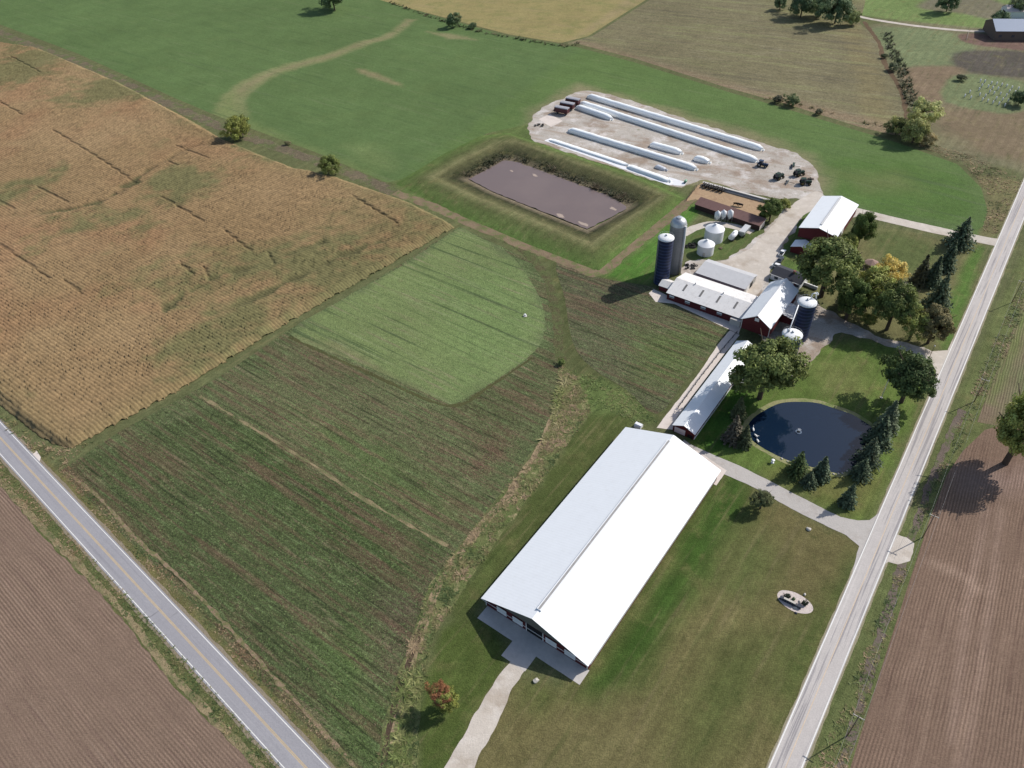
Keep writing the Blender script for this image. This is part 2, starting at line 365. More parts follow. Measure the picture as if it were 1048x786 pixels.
G_road = ground_mat('worn_pale_asphalt', col=rgb(188, 181, 176), vary=((.04, .12), (.5, .10), (3, .2)), streak=((37.3, .8, .012, .5, .72, rgb(158, 152, 152), .75), (37.3, 1.4, .025, .53, .60, rgb(140, 136, 138), .75), (37.3, .6, .01, .55, .7, rgb(206, 200, 194), .6)), bump=.15)
G_tan = ground_mat('dry_grass', col=rgb(146, 130, 98), vary=((.06, .2), (.5, .4), (2.5, .6)), mottle=((rgb(102, 104, 68), .25, .42, .62, .9),))
M_leaf = leaf_mat('leaves')
M_bark = solid('bark', rgb(88, 74, 62), .9, var=.3, scale=4)

vis = W([(-90, -70), (1140, -70), (1110, 840), (-70, 840)])
DK = rgb(62, 84, 34); OL = rgb(97, 97, 57); TN = rgb(128, 118, 82)
gr = []
def reg(pts, c, feather=2.0, amt=1.0, wob=1.5, sm=True): 
    p = W(pts); gr.append((smooth_poly(p, 4) if sm else p, c, feather, amt, wob))
# the lawns round the farm
reg([(735, 480), (775, 500), (838, 535), (880, 558), (868, 592), (780, 805), (470, 805), (486, 735), (520, 690), (600, 682)], rgb(109, 102, 64), 3)
reg([(600, 690), (740, 478), (778, 500), (760, 545), (712, 612), (678, 664), (650, 702), (600, 718), (540, 705)], rgb(62, 87, 33), 8, 1, 4)
reg([(690, 720), (740, 660), (800, 655), (770, 730), (730, 780), (690, 790)], rgb(74, 88, 42), 8, .7, 5)
reg([(820, 640), (860, 590), (875, 570), (870, 600), (830, 690), (800, 740), (795, 720)], rgb(72, 90, 40), 4, .8, 2)
reg([(745, 555), (780, 545), (800, 580), (770, 610), (740, 600)], rgb(78, 98, 46), 6, .6, 4)
reg([(560, 760), (640, 720), (660, 790), (560, 800)], rgb(114, 108, 70), 8, .6, 5)
reg([(455, 640), (445, 660), (433, 700), (424, 800), (452, 800), (484, 735), (520, 680), (495, 630)], rgb(78, 92, 42), 2)
reg([(655, 430), (622, 418), (600, 428), (560, 485), (520, 537), (480, 592), (458, 628), (480, 640), (496, 615), (644, 437)], rgb(80, 90, 46), 2)
reg([(705, 455), (752, 390), (800, 372), (840, 352), (905, 350), (952, 372), (950, 392), (893, 530), (862, 530), (790, 490)], rgb(92, 112, 50), 3)
reg([(706, 450), (735, 405), (765, 400), (768, 430), (745, 460)], rgb(62, 96, 32), 3)
reg([(840, 470), (900, 480), (885, 525), (840, 512), (800, 495), (790, 480)], rgb(106, 104, 58), 4, .8)
reg([(835, 375), (880, 372), (885, 405), (850, 405)], rgb(112, 116, 66), 5, .7)
reg([(872, 238), (900, 232), (960, 245), (1004, 258), (975, 345), (955, 356), (900, 342), (850, 318), (835, 290), (845, 262)], rgb(110, 108, 70), 3)
reg([(898, 236), (945, 246), (965, 262), (940, 280), (905, 272), (893, 255)], rgb(88, 100, 56), 4, .9)
reg([(992, 262), (1005, 258), (975, 350), (962, 352), (968, 320)], rgb(86, 114, 50), 2)
reg([(615, 285), (662, 246), (700, 212), (716, 210), (705, 232), (690, 240), (668, 287), (645, 294), (625, 291)], rgb(82, 120, 46), 2)
reg([(700, 238), (740, 228), (780, 234), (770, 252), (742, 264), (715, 268), (700, 258)], rgb(88, 104, 56), 1.5)
reg([(836, 192), (870, 212), (1000, 244), (1008, 232), (880, 205)], rgb(88, 112, 58), 2)
reg([(808, 222), (836, 214), (815, 248), (806, 262), (840, 275), (800, 285)], rgb(86, 108, 52), 1.5)
reg([(402, 186), (470, 150), (560, 128), (700, 200), (695, 215), (612, 276), (470, 226)], rgb(92, 108, 58), 3)
reg([(578, 372), (600, 390), (640, 418), (672, 438), (700, 395), (752, 330), (690, 298), (612, 282), (560, 262), (568, 300)], rgb(84, 90, 54), 3)
reg([(590, 385), (640, 400), (668, 430), (640, 424), (600, 420)], rgb(96, 112, 60), 3)
# the far right: pasture, dirt yard, weeds
reg([(925, 130), (905, 60), (895, 25), (1150, 20), (1150, 260), (1048, 178), (985, 165)], rgb(118, 114, 86), 4)
reg([(860, -30), (1150, -40), (1150, 40), (1020, 30), (900, 18), (868, 8)], rgb(112, 132, 74), 3)
reg([(940, 5), (975, -8), (1030, 5), (1020, 20), (985, 14), (950, 10)], rgb(116, 104, 92), 3, .8)
reg([(895, 28), (985, 36), (990, 62), (930, 70), (908, 55)], rgb(116, 126, 88), 4)
reg([(990, 34), (1100, 42), (1100, 56), (1048, 52), (990, 44)], rgb(118, 94, 84), 1.5)
reg([(984, 52), (1100, 58), (1100, 80), (990, 74)], rgb(90, 84, 76), 4)
reg([(925, 70), (985, 70), (975, 98), (945, 105), (925, 90)], rgb(128, 110, 88), 4)
reg([(960, 110), (1100, 118), (1100, 175), (990, 150)], rgb(126, 108, 86), 6, .8, 5)
reg([(970, 82), (996, 76), (1060, 88), (1040, 116), (968, 104)], rgb(112, 122, 84), 2)
reg([(1000, 245), (1010, 205), (1000, 180), (1040, 185), (1046, 200), (1018, 244)], rgb(112, 108, 72), 2)
# both road sides
reg([(15, 462), (60, 480), (360, 800), (330, 810), (20, 474)], rgb(110, 104, 64), 1)
reg([(-40, 440), (0, 470), (300, 800), (250, 800), (-30, 480)], rgb(92, 98, 58), 1)
reg([(1060, 240), (1100, 280), (985, 480), (930, 610), (868, 800), (815, 800), (950, 475)], rgb(98, 106, 62), 1.5)
ground = grid_sheet('ground', vis, 0.0, 1.6, G_lawn, rgb(98, 102, 66), gr, label='mown lawns and rough grass around the farm', cat='ground')
far = flat('ground', np.array([(-9000, -4000), (9000, -4000), (9000, 12000), (-9000, 12000)]), -.4, ground_mat('far_ground', col=rgb(100, 108, 70), vary=((.004, .3), (.05, .2)), bump=0), label='open grassland reaching to the horizon', cat='ground')
# far fields -------------------------------------------------------------------
alf = W([(-260, -120), (-80, -20), (0, 25), (80, 55), (176, 99), (228, 121), (321, 155), (396, 187), (412, 183), (470, 150), (500, 136), (545, 126), (560, 150), (690, 190), (780, 190), (836, 196), (880, 213), (940, 228), (990, 239), (1006, 232), (1011, 216), (1004, 192), (980, 168), (918, 146), (800, 110), (745, 94), (650, 64), (590, 48), (520, 37), (440, 15), (362, -8), (200, -70)])
wl = smooth_line(W([(420, 20), (400, 36), (370, 45), (337, 58), (289, 71), (256, 86), (238, 104), (236, 122)]))
ar = [(W([(402, 190), (600, 45), (1020, 170), (1020, 240), (840, 205), (560, 150)]), rgb(92, 115, 62), 6, 1, 4),
      (ribbon(wl, np.linspace(9, 20, len(wl))), rgb(124, 128, 84), 3, 1, 2), (ribbon(wl, np.linspace(3, 8, len(wl))), rgb(136, 128, 92), 2, .8, 2),
      (W([(238, 96), (250, 122), (300, 145), (340, 160), (395, 186), (300, 150), (215, 118)]), rgb(116, 128, 76), 5, .9, 3),
      (W([(352, 150), (380, 148), (402, 165), (400, 176), (370, 165)]), rgb(114, 130, 78), 6, .7, 4),
      (W([(366, 70), (385, 75), (408, 85), (412, 89), (390, 83), (368, 75)]), rgb(138, 128, 92), 2, .9, 2),
      (W([(436, 32), (470, 36), (488, 41), (460, 40)]), rgb(138, 130, 94), 2, .8, 2),
      (smooth_poly(W([(842, 172), (880, 160), (960, 172), (992, 195), (990, 222), (940, 222), (870, 205)]), 5), rgb(84, 112, 52), 3, .8, 2),
      (W([(860, 180), (920, 178), (940, 195), (890, 196)]), rgb(112, 118, 72), 8, .7, 5),
      (W([(533, 130), (544, 112), (594, 87), (700, 115), (786, 142), (831, 159), (848, 182), (848, 205), (700, 197), (640, 179), (551, 151)]), rgb(134, 126, 94), 6, .85, 5)]
grid_sheet('alfalfa_field', alf, .02, 2.0, G_alf, rgb(91, 113, 65), ar, label='broad green alfalfa field behind the corn and silage bags', cat='field')
grid_sheet('bean_field', W([(300, -60), (362, -6), (440, 14), (520, 35), (574, 44), (602, 37), (664, -2), (730, -60)]), .016, 4, G_soy, rgb(146, 134, 86), [(W([(560, 60), (664, -4), (730, -60), (700, -60), (640, 0), (580, 44)]), rgb(150, 134, 96), 3, .8, 2)], label='ripe tan bean field at the top of the view', cat='field')
stub = W([(577, 45), (606, 37), (668, -2), (740, -60), (900, -60), (884, 8), (880, 24), (897, 40), (905, 62), (922, 92), (930, 124), (922, 140), (880, 130), (800, 105), (745, 90), (650, 60), (592, 45)])
grid_sheet('stubble_field', stub, .022, 3, G_stub, rgb(120, 113, 84), [
    (ribbon(smooth_line(W([(866, 20), (880, 50), (890, 85), (900, 128)])), 16), rgb(126, 116, 82), 4, .9, 3),
    (W([(590, 40), (745, 84), (925, 130), (925, 145), (745, 95), (585, 50)]), rgb(134, 116, 92), 3, .9, 2),
    (W([(760, -40), (900, -40), (880, 25), (800, 30)]), rgb(112, 110, 72), 10, .7, 6)], label='brown olive stubble field beyond the silage bags', cat='field')
flat('dirt_track', ribbon(smooth_line(W([(884, 22), (900, 45), (905, 64), (921, 90), (927, 112), (930, 128)])), 3.0), .05, ground_mat('ditch_soil', col=rgb(104, 86, 66)), label='curving brown ditch bank on the stubble field edge', cat='track', rag=.8)
flat('farm_track', ribbon(smooth_line(W([(-60, -4), (0, 33), (80, 64), (190, 114), (235, 133), (310, 160), (345, 172), (404, 197)])), [7.5]*57), .04, ground_mat('track_soil', col=rgb(110, 100, 80), vary=((.06, .25), (.4, .4), (1.6, .6)), mottle=((rgb(92, 104, 60), .12, .45, .62, .85), (rgb(132, 116, 92), .2, .5, .7, .5))), label='dark earth track between the corn and alfalfa', cat='track', rag=1.4)
flat('farm_track', ribbon(smooth_line(W([(404, 197), (440, 210), (477, 227), (543, 254), (590, 272), (612, 279), (643, 255), (672, 233), (698, 212), (716, 196)])), 5.5), .035, G_dirt, label='bare dirt track round the manure lagoon', cat='track', rag=1.0)
flat('farm_track', ribbon(smooth_line(W([(520, 246), (546, 265), (562, 292), (568, 320), (572, 345), (576, 372)])), 4.0), .03, ground_mat('worn_track', col=rgb(94, 90, 62), vary=((.1, .3), (.5, .4), (2, .8)), mottle=((rgb(88, 98, 58), .25, .42, .6, .9), (rgb(62, 60, 42), .8, .52, .68, .7))), label='faint wheel track curving past the cut hay', cat='track', rag=1.6)
# fields inside the property ------------------------------------------------------
mid = W([(62, 482), (120, 443), (221, 388), (300, 335), (400, 277), (470, 232), (500, 246), (545, 268), (566, 300), (572, 345), (574, 376), (570, 408), (553, 450), (520, 495), (478, 548), (444, 592), (425, 640), (410, 690), (392, 740), (384, 800), (372, 800), (270, 700), (200, 620), (130, 552), (95, 515)])
mr0 = rgb(110, 128, 80)
mr = [(W([(292, 345), (350, 308), (412, 272), (470, 232), (486, 238), (524, 257), (548, 286), (562, 315), (561, 346), (544, 370), (503, 398), (458, 418), (416, 398), (356, 372)]), mr0, 5, .75, 4),
      (W([(215, 420), (300, 345), (460, 420), (560, 375), (565, 410), (460, 550)]), rgb(104, 104, 72), 8, .8, 6), (W([(300, 420), (420, 470), (470, 520), (440, 540), (340, 470)]), rgb(88, 106, 58), 8, .8, 6),
      (W([(100, 470), (200, 420), (250, 460), (150, 520)]), rgb(104, 112, 76), 8, .8, 6), (W([(140, 530), (230, 520), (300, 600), (220, 610)]), rgb(108, 90, 74), 8, .7, 6), (W([(200, 480), (235, 470), (290, 520), (250, 530)]), rgb(116, 94, 78), 6, .7, 5),
      (W([(60, 480), (221, 415), (271, 445), (363, 505), (455, 557), (440, 600), (400, 720), (385, 800)]), rgb(78, 88, 54), 2, 1, 1.5),
      (W([(235, 425), (330, 480), (430, 560), (420, 610), (330, 560), (250, 500)]), rgb(68, 84, 46), 8, .8, 4),
      (W([(330, 660), (400, 650), (390, 790), (360, 780)]), rgb(92, 116, 60), 8, .7, 4),
      (W([(395, 610), (440, 590), (410, 690), (380, 700)]), rgb(104, 84, 74), 6, .6, 4),
      (W([(500, 440), (535, 440), (500, 490), (480, 480)]), rgb(118, 86, 74), 3, .7, 3),
      (W([(460, 415), (560, 370), (560, 400), (500, 470)]), rgb(82, 84, 54), 5, .6, 4)]
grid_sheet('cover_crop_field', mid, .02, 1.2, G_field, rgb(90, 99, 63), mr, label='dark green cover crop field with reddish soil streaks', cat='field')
hay = smooth_poly(W([(297, 342), (346, 309), (410, 273), (468, 235), (484, 240), (519, 258), (542, 286), (556, 315), (556, 345), (540, 366), (501, 393), (470, 411), (458, 413), (420, 395), (360, 368)]), 3)
grid_sheet('hay_field', hay, .032, 1.2, G_hay, rgb(98, 108, 72), [(hay, rgb(117, 132, 80), 5, 1, 5), (W([(440, 290), (520, 270), (552, 310), (540, 360), (470, 400)]), rgb(112, 134, 78), 10, .7, 5), (W([(300, 345), (360, 370), (458, 413), (400, 385), (350, 350)]), rgb(124, 124, 84), 2, .8, 1)], label='pale green cut hay plot with rounded right edge', cat='field')
flat('grass_strip', ribbon(smooth_line(W([(205, 405), (221, 415), (272, 446), (330, 482), (363, 505), (420, 538), (458, 559)])), .9), .036, G_tan, label='thin tan strip dividing the cover crop field', cat='grass', rag=.7)
flat('grass_strip', ribbon(smooth_line(W([(296, 345), (380, 383), (458, 415), (500, 396), (545, 366)])), 1.3), .038, ground_mat('dark_strip', col=rgb(84, 84, 52)), label='dark strip along the lower edge of the hay plot', cat='grass', rag=.6)
east = smooth_poly(W([(570, 268), (612, 284), (670, 294), (705, 310), (748, 332), (735, 352), (700, 392), (672, 424), (640, 398), (605, 376), (586, 350), (578, 305)]), 3)
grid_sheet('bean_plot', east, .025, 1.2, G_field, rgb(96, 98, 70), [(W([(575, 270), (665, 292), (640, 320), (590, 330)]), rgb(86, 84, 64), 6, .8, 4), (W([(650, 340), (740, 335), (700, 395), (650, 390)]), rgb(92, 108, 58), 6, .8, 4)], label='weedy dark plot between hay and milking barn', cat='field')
# tilled soil either side ------------------------------------------------------------
flat('tilled_field', W([(-120, 420), (0, 497), (41, 546), (90, 596), (129, 638), (176, 700), (220, 744), (262, 786), (300, 830), (-160, 900)]), .02, G_plow_l, label='brown tilled field left of the grey road', cat='field', rag=.7)
rt = W([(866, 800), (900, 690), (934, 585), (952, 530), (969, 486), (985, 462), (1008, 440), (1150, 400), (1200, 900), (860, 900)])
grid_sheet('tilled_field', rt, .02, 1.5, G_plow_r, rgb(124, 102, 86), [
    (ribbon(smooth_line(W([(950, 575), (985, 590), (1000, 605)])), 2.0), rgb(158, 134, 116), 1.5, .6, 1), (ribbon(smooth_line(W([(1010, 520), (990, 620), (975, 760)])), 1.6), rgb(154, 130, 114), 1.2, .6, .6),
    (ribbon(smooth_line(W([(1024, 520), (1010, 640), (985, 790)])), 1.2), rgb(154, 130, 114), 1.2, .6, .6), (W([(980, 480), (1060, 480), (1060, 510), (985, 500)]), rgb(142, 120, 110), 5, .7, 4)], label='reddish brown tilled field right of the country road', cat='field')
grid_sheet('weedy_field', W([(1000, 432), (1010, 405), (1032, 350), (1062, 270), (1150, 300), (1150, 420), (1045, 440)]), .026, 1.5, G_plow_r, rgb(124, 108, 88), [(W([(1060, 270), (1010, 410), (1018, 412), (1075, 280)]), rgb(106, 116, 66), 3, 1, 2), (W([(1035, 380), (1100, 350), (1100, 430), (1030, 425)]), rgb(96, 112, 66), 6, .8, 4), (W([(985, 450), (1020, 430), (1060, 440), (1040, 470)]), rgb(110, 106, 70), 4, .9, 3)], label='brown and green weedy field at the right edge', cat='field')
# gravel, concrete and dirt ------------------------------------------------------------
pad = smooth_poly(W([(541, 130), (547, 118), (560, 108), (575, 101), (594, 93), (625, 97), (700, 121), (784, 148), (808, 154), (826, 165), (837, 180), (840, 196), (862, 209), (880, 214), (880, 221), (862, 222), (840, 214), (822, 220), (812, 238), (803, 251), (797, 264), (790, 276), (786, 290), (806, 296), (838, 312), (870, 330), (904, 345), (938, 355), (955, 360), (950, 366), (924, 358), (896, 350), (862, 341), (842, 358), (822, 377), (808, 386), (798, 378), (770, 330), (758, 318), (745, 300), (715, 300), (695, 280), (706, 266), (735, 268), (750, 262), (770, 248), (781, 236), (793, 226), (806, 212), (818, 204), (800, 203), (760, 196), (722, 184), (708, 189), (688, 190), (640, 175), (556, 148), (543, 142)]), 3)
flat('farmyard', pad, .045, G_pad, label='pale gravel farmyard under the silage bags and barns', cat='yard', rag=2.0, rs=6.0)
flat('farmyard', smooth_poly(W([(836, 196), (820, 203), (806, 214), (793, 229), (781, 240), (770, 252), (752, 263), (735, 272), (760, 300), (776, 300), (784, 284), (794, 262), (802, 248), (812, 234), (824, 219), (842, 212), (846, 204)]), 3), .052, G_gravel, label='bright gravel lane up the middle of the yard', cat='lane', rag=.8)
flat('driveway', ribbon(smooth_line(W([(848, 209), (880, 217), (925, 228), (965, 237), (1008, 246), (1030, 250)])), [6.5]*36+[7, 8, 9, 10, 12]), .05, G_gravel, label='gravel driveway from the machine shed to the road', cat='driveway', rag=.25)
flat('driveway', np.vstack([W([(930, 352), (953, 359.5), (970, 358.5), (976, 345), (960, 402), (950, 412), (958, 380), (955, 374), (940, 362)])]), .055, G_gravel, label='flared gravel mouth of the farmhouse drive', cat='driveway', rag=.15)
flat('driveway', W([(700, 450), (706, 454.5), (742, 470.6), (757, 477), (789, 493), (820, 509), (845, 522), (860, 529), (878, 533), (890, 532.5), (900, 524), (878, 580), (872, 588), (876, 570), (879, 559), (866, 548), (838, 534.5), (809, 520), (775, 500.5), (737, 483.5), (690, 470)]), .05, ground_mat('gravel_drive', col=rgb(182, 176, 170), vary=((.05, .1), (.5, .1), (3, .14)), mottle=((rgb(160, 150, 140), .2, .5, .7, .5),), bump=.3), label='grey gravel drive from the big barn past the pond', cat='driveway', rag=.25)
flat('driveway', W([(453, 790), (484, 735), (497, 712), (510, 692), (524, 676), (540, 681), (524, 704), (513, 733), (497, 763), (481, 792), (470, 830), (430, 830)]), .05, G_gravel, label='rutted gravel drive up to the big barn doors', cat='driveway', rag=.5)
flat('field_entrance', W([(912, 560), (918, 547), (928, 550), (936, 556), (935, 566), (931, 574), (919, 578), (909, 575), (900, 580)]), .045, G_gravel, label='gravel field entrance across the road from the drive', cat='entrance', rag=.35)
flat('concrete_lane', W([(684, 422), (700, 402), (716, 381), (735, 352), (747, 338), (757, 343), (740, 364), (716, 396), (692, 428), (690, 440), (672, 438)]), .0485, G_conc, label='pale concrete cattle lane beside the long shed', cat='lane', rag=.2)
flat('bin_path', ribbon(smooth_line(W([(699, 240), (712, 233), (730, 229), (752, 232), (770, 238)])), 4.5), .048, G_gravel, label='pale gravel path behind the grain bins', cat='path', rag=.4)
flat('concrete_slab', W([(664, 300), (669, 296), (678, 300), (684, 303), (760, 331), (756, 342), (690, 311), (671, 309)]), .05, G_conc, label='concrete apron along the milking barn wall', cat='slab', rag=.1)
flat('concrete_slab', W([(551, 122), (563, 116.5), (576, 124), (564, 130)]), .058, G_conc, label='square concrete slab at the far corner of the silage yard', cat='slab', rag=.5)
flat('cattle_lot', W([(702, 206), (714.5, 190), (720, 187), (789, 207), (789, 214), (780, 222), (712, 204)]), .056, G_lot, label='tan dirt cattle lot behind the brown roofed shed', cat='yard', rag=.3)
# roads ---------------------------------------------------------------------------------
def line_dir(a, b): d = b-a; return d/np.linalg.norm(d)
ra, rb = at(1028.3, 250)[:2], at(807, 778)[:2]; rd_ = line_dir(rb, ra); rn = np.array([rd_[1], -rd_[0]])
def strip(c0, d, n, o0, o1, t0, t1): return np.array([c0+d*t0+n*o0, c0+d*t1+n*o0, c0+d*t1+n*o1, c0+d*t0+n*o1])
flat('road_shoulder', strip(rb, rd_, rn, -3.7, 3.8, -200, 900), .04, ground_mat('shoulder_grit', col=rgb(150, 142, 116), vary=((.1, .15), (1, .2), (4, .2))), label='gritty shoulder of the pale country road', cat='shoulder', rag=.3)
flat('country_road', strip(rb, rd_, rn, -3.3, 3.3, -200, 900), .06, G_road, label='pale worn country road running up the right side', cat='road')
M_white = ground_mat('road_paint_white', col=rgb(226, 224, 218), vary=((.3, .1), (4, .25)), bump=0); M_yel = ground_mat('road_paint_yellow', col=rgb(206, 176, 120), vary=((.3, .15), (4, .3)), bump=0)
for o_ in (-3.0, 3.0): flat('edge_line', strip(rb, rd_, rn, o_-.13, o_+.13, -200, 900), .066, M_white, label='white edge line on the pale country road', cat='road marking')['group'] = 'edge lines of the pale road'
flat('centre_line', strip(rb, rd_, rn, -.11, .11, -200, 900), .066, ground_mat('faded_yellow', col=rgb(204, 184, 160), vary=((.3, .15), (4, .3)), bump=0), label='faded centre line on the pale country road', cat='road marking')
la, lb = (at(0, 431.8)[:2]+at(0, 464.6)[:2])/2, (at(333.3, 784.8)[:2]+at(291.3, 785.2)[:2])/2; ld = line_dir(la, lb); ln = np.array([ld[1], -ld[0]])
flat('road_shoulder', strip(la, ld, ln, -4.6, 4.6, -300, 500), .043, ground_mat('shoulder_grit_dark', col=rgb(140, 128, 108), vary=((.1, .15), (1, .2), (4, .2))), label='gritty shoulder of the grey highway', cat='shoulder', rag=.4)
flat('highway', strip(la, ld, ln, -3.75, 3.75, -300, 500), .063, G_asph, label='grey two lane highway across the lower left corner', cat='road')
for o_ in (-3.25, 3.25): flat('edge_line', strip(la, ld, ln, o_-.1, o_+.1, -300, 500), .070, M_white, label='white edge line on the grey highway', cat='road marking')['group'] = 'edge lines of the grey highway'
for o_ in (-.16, .16): flat('centre_line', strip(la, ld, ln, o_-.07, o_+.07, -300, 500), .070, M_yel, label='yellow centre line on the grey highway', cat='road marking')['group'] = 'double yellow line of the highway'
flat('culvert_apron', W([(31, 462), (37, 461), (42, 468), (40, 474), (36, 472)]), .05, G_conc, label='small pale culvert patch beside the highway', cat='slab', rag=.2)
flat('gravel_road', ribbon(smooth_line(W([(870, 15), (900, 21), (950, 28), (1000, 32), (1030, 30)])), 4), .04, G_gravel, label='thin gravel lane to the far barn', cat='lane', rag=.3)
# water -----------------------------------------------------------------------------------
pond = smooth_poly(W([(765.8, 435), (775, 425), (792.5, 415), (808, 411.5), (834.5, 412.4), (853.6, 418), (870.8, 424), (884, 431.5), (892.7, 438), (894.6, 447), (888, 460), (876.5, 477), (861, 484), (850, 483), (834.5, 479), (807.8, 471.6), (787, 462), (773.4, 453.5), (766.8, 446)]), 5)
pc = pond.mean(0); bank = pc+(pond-pc)*(1+(1.6/np.linalg.norm(pond-pc, axis=1)))[:, None]
flat('pond_bank', bank, .03, ground_mat('pond_bank_grass', col=rgb(150, 148, 104), vary=((.2, .3), (1.5, .4)), mottle=((rgb(96, 116, 56), .2, .45, .65, .8),)), label='pale grassy rim of the round farm pond', cat='bank', rag=.5)
flat('pond', pond, .06, water_mat('pond_water', (.006, .016, .036), .04, .10, .6), label='dark blue round farm pond with a small fountain', cat='pond', rag=.15)
# the manure lagoon: a grassed berm, a weedy inner slope and brown water ----------------------
toe = [(405, 188), (455, 157), (492, 139), (520, 136), (600, 163), (660, 184), (700, 203), (690, 213), (650, 246), (613, 277), (600, 273), (540, 250), (475, 222)]
inner = [(449, 181), (480, 164), (516, 148), (530, 148), (600, 173), (640, 187), (673, 201), (668, 206), (635, 226), (604, 246), (590, 241), (540, 220), (490, 200)]
wtr = [(480, 184), (500, 173), (516, 165), (528, 166), (590, 189), (620, 200), (641, 212), (640, 215), (620, 226), (601, 235), (590, 231), (545, 213), (505, 197)]
def ringpts(pts, z): return np.array([at(u, v, z) for u, v in pts])
def dense(P, n=9):
    Q = []
    for i in range(len(P)):
        for k in range(n): Q.append(P[i]+(P[(i+1) % len(P)]-P[i])*k/n)
    return np.array(Q)
r0, r3, r4 = dense(ringpts(toe, .02)), dense(ringpts(inner, 1.7)), dense(ringpts(wtr, .25))
r1 = r0*.45+r3*.55; r1[:, 2] = 2.1; r2 = r0*.15+r3*.85; r2[:, 2] = 2.2; rm = r3*.45+r4*.55; rm[:, 2] = .8
rings = [r0, r1, r2, r3, rm, r4]; nR = len(r0)
Vb = np.vstack(rings); jit = (fbm(Vb[:, 0], Vb[:, 1], 6)-.5)*.5; Vb[nR:, 2] += jit[nR:]; Vb[-nR:, 2] = .2
Fb = [(j*nR+i, j*nR+(i+1) % nR, (j+1)*nR+(i+1) % nR, (j+1)*nR+i) for j in range(5) for i in range(nR)]
cb = np.vstack([np.tile(c, (nR, 1)) for c in (rgb(90, 114, 54), rgb(92, 100, 58), rgb(118, 116, 78), rgb(92, 92, 60), rgb(60, 62, 42), rgb(132, 118, 98))])
tag(fast_mesh('lagoon_bank', Vb, Fb, G_lawn, cb), 'grassed earth berm around the manure lagoon', 'embankment', None, 'structure')
flat('manure_lagoon', dense(ringpts(wtr, 0))[:, :2], .42, water_mat('lagoon_water', rgb(116, 99, 93), .30, .06, .5, (rgb(128, 110, 102), .04, .6)), label='brown purple manure lagoon inside the berm', cat='lagoon', rag=.8)
for k, (u, v, s_, lb_) in enumerate(((523.5, 174.8, 2.0, 'pale foam patch at the far left of the brown lagoon'), (547.5, 179.5, 3.2, 'largest tan foam patch near the far bank of the lagoon'), (573, 220.5, 3.4, 'tan foam patch along the near bank of the lagoon'), (597, 229.5, 3.6, 'foam patch in the near corner of the brown lagoon'), (628, 214, 3.0, 'foam patch in the right corner of the brown lagoon'))):
    c = at(u, v, .4)[:2]; t = np.linspace(0, 6.283, 22)[:-1]; rr = s_*.75*(.35+1.2*np.array([rnd.random() for _ in t])); rr = (rr+np.roll(rr, 1)+np.roll(rr, -1))/3
    d_ = at(u+4, v+2)[:2]-at(u, v)[:2]; d_ /= np.linalg.norm(d_); n_ = np.array([-d_[1], d_[0]])
    flat('foam_patch', c+d_*(np.cos(t)*rr)[:, None]+n_*(np.sin(t)*rr*.45)[:, None], .44, solid('foam' if k == 0 else 'foam.%03d' % k, rgb(168, 150, 136), .8, var=.3), kind=None, label=lb_, cat='foam')
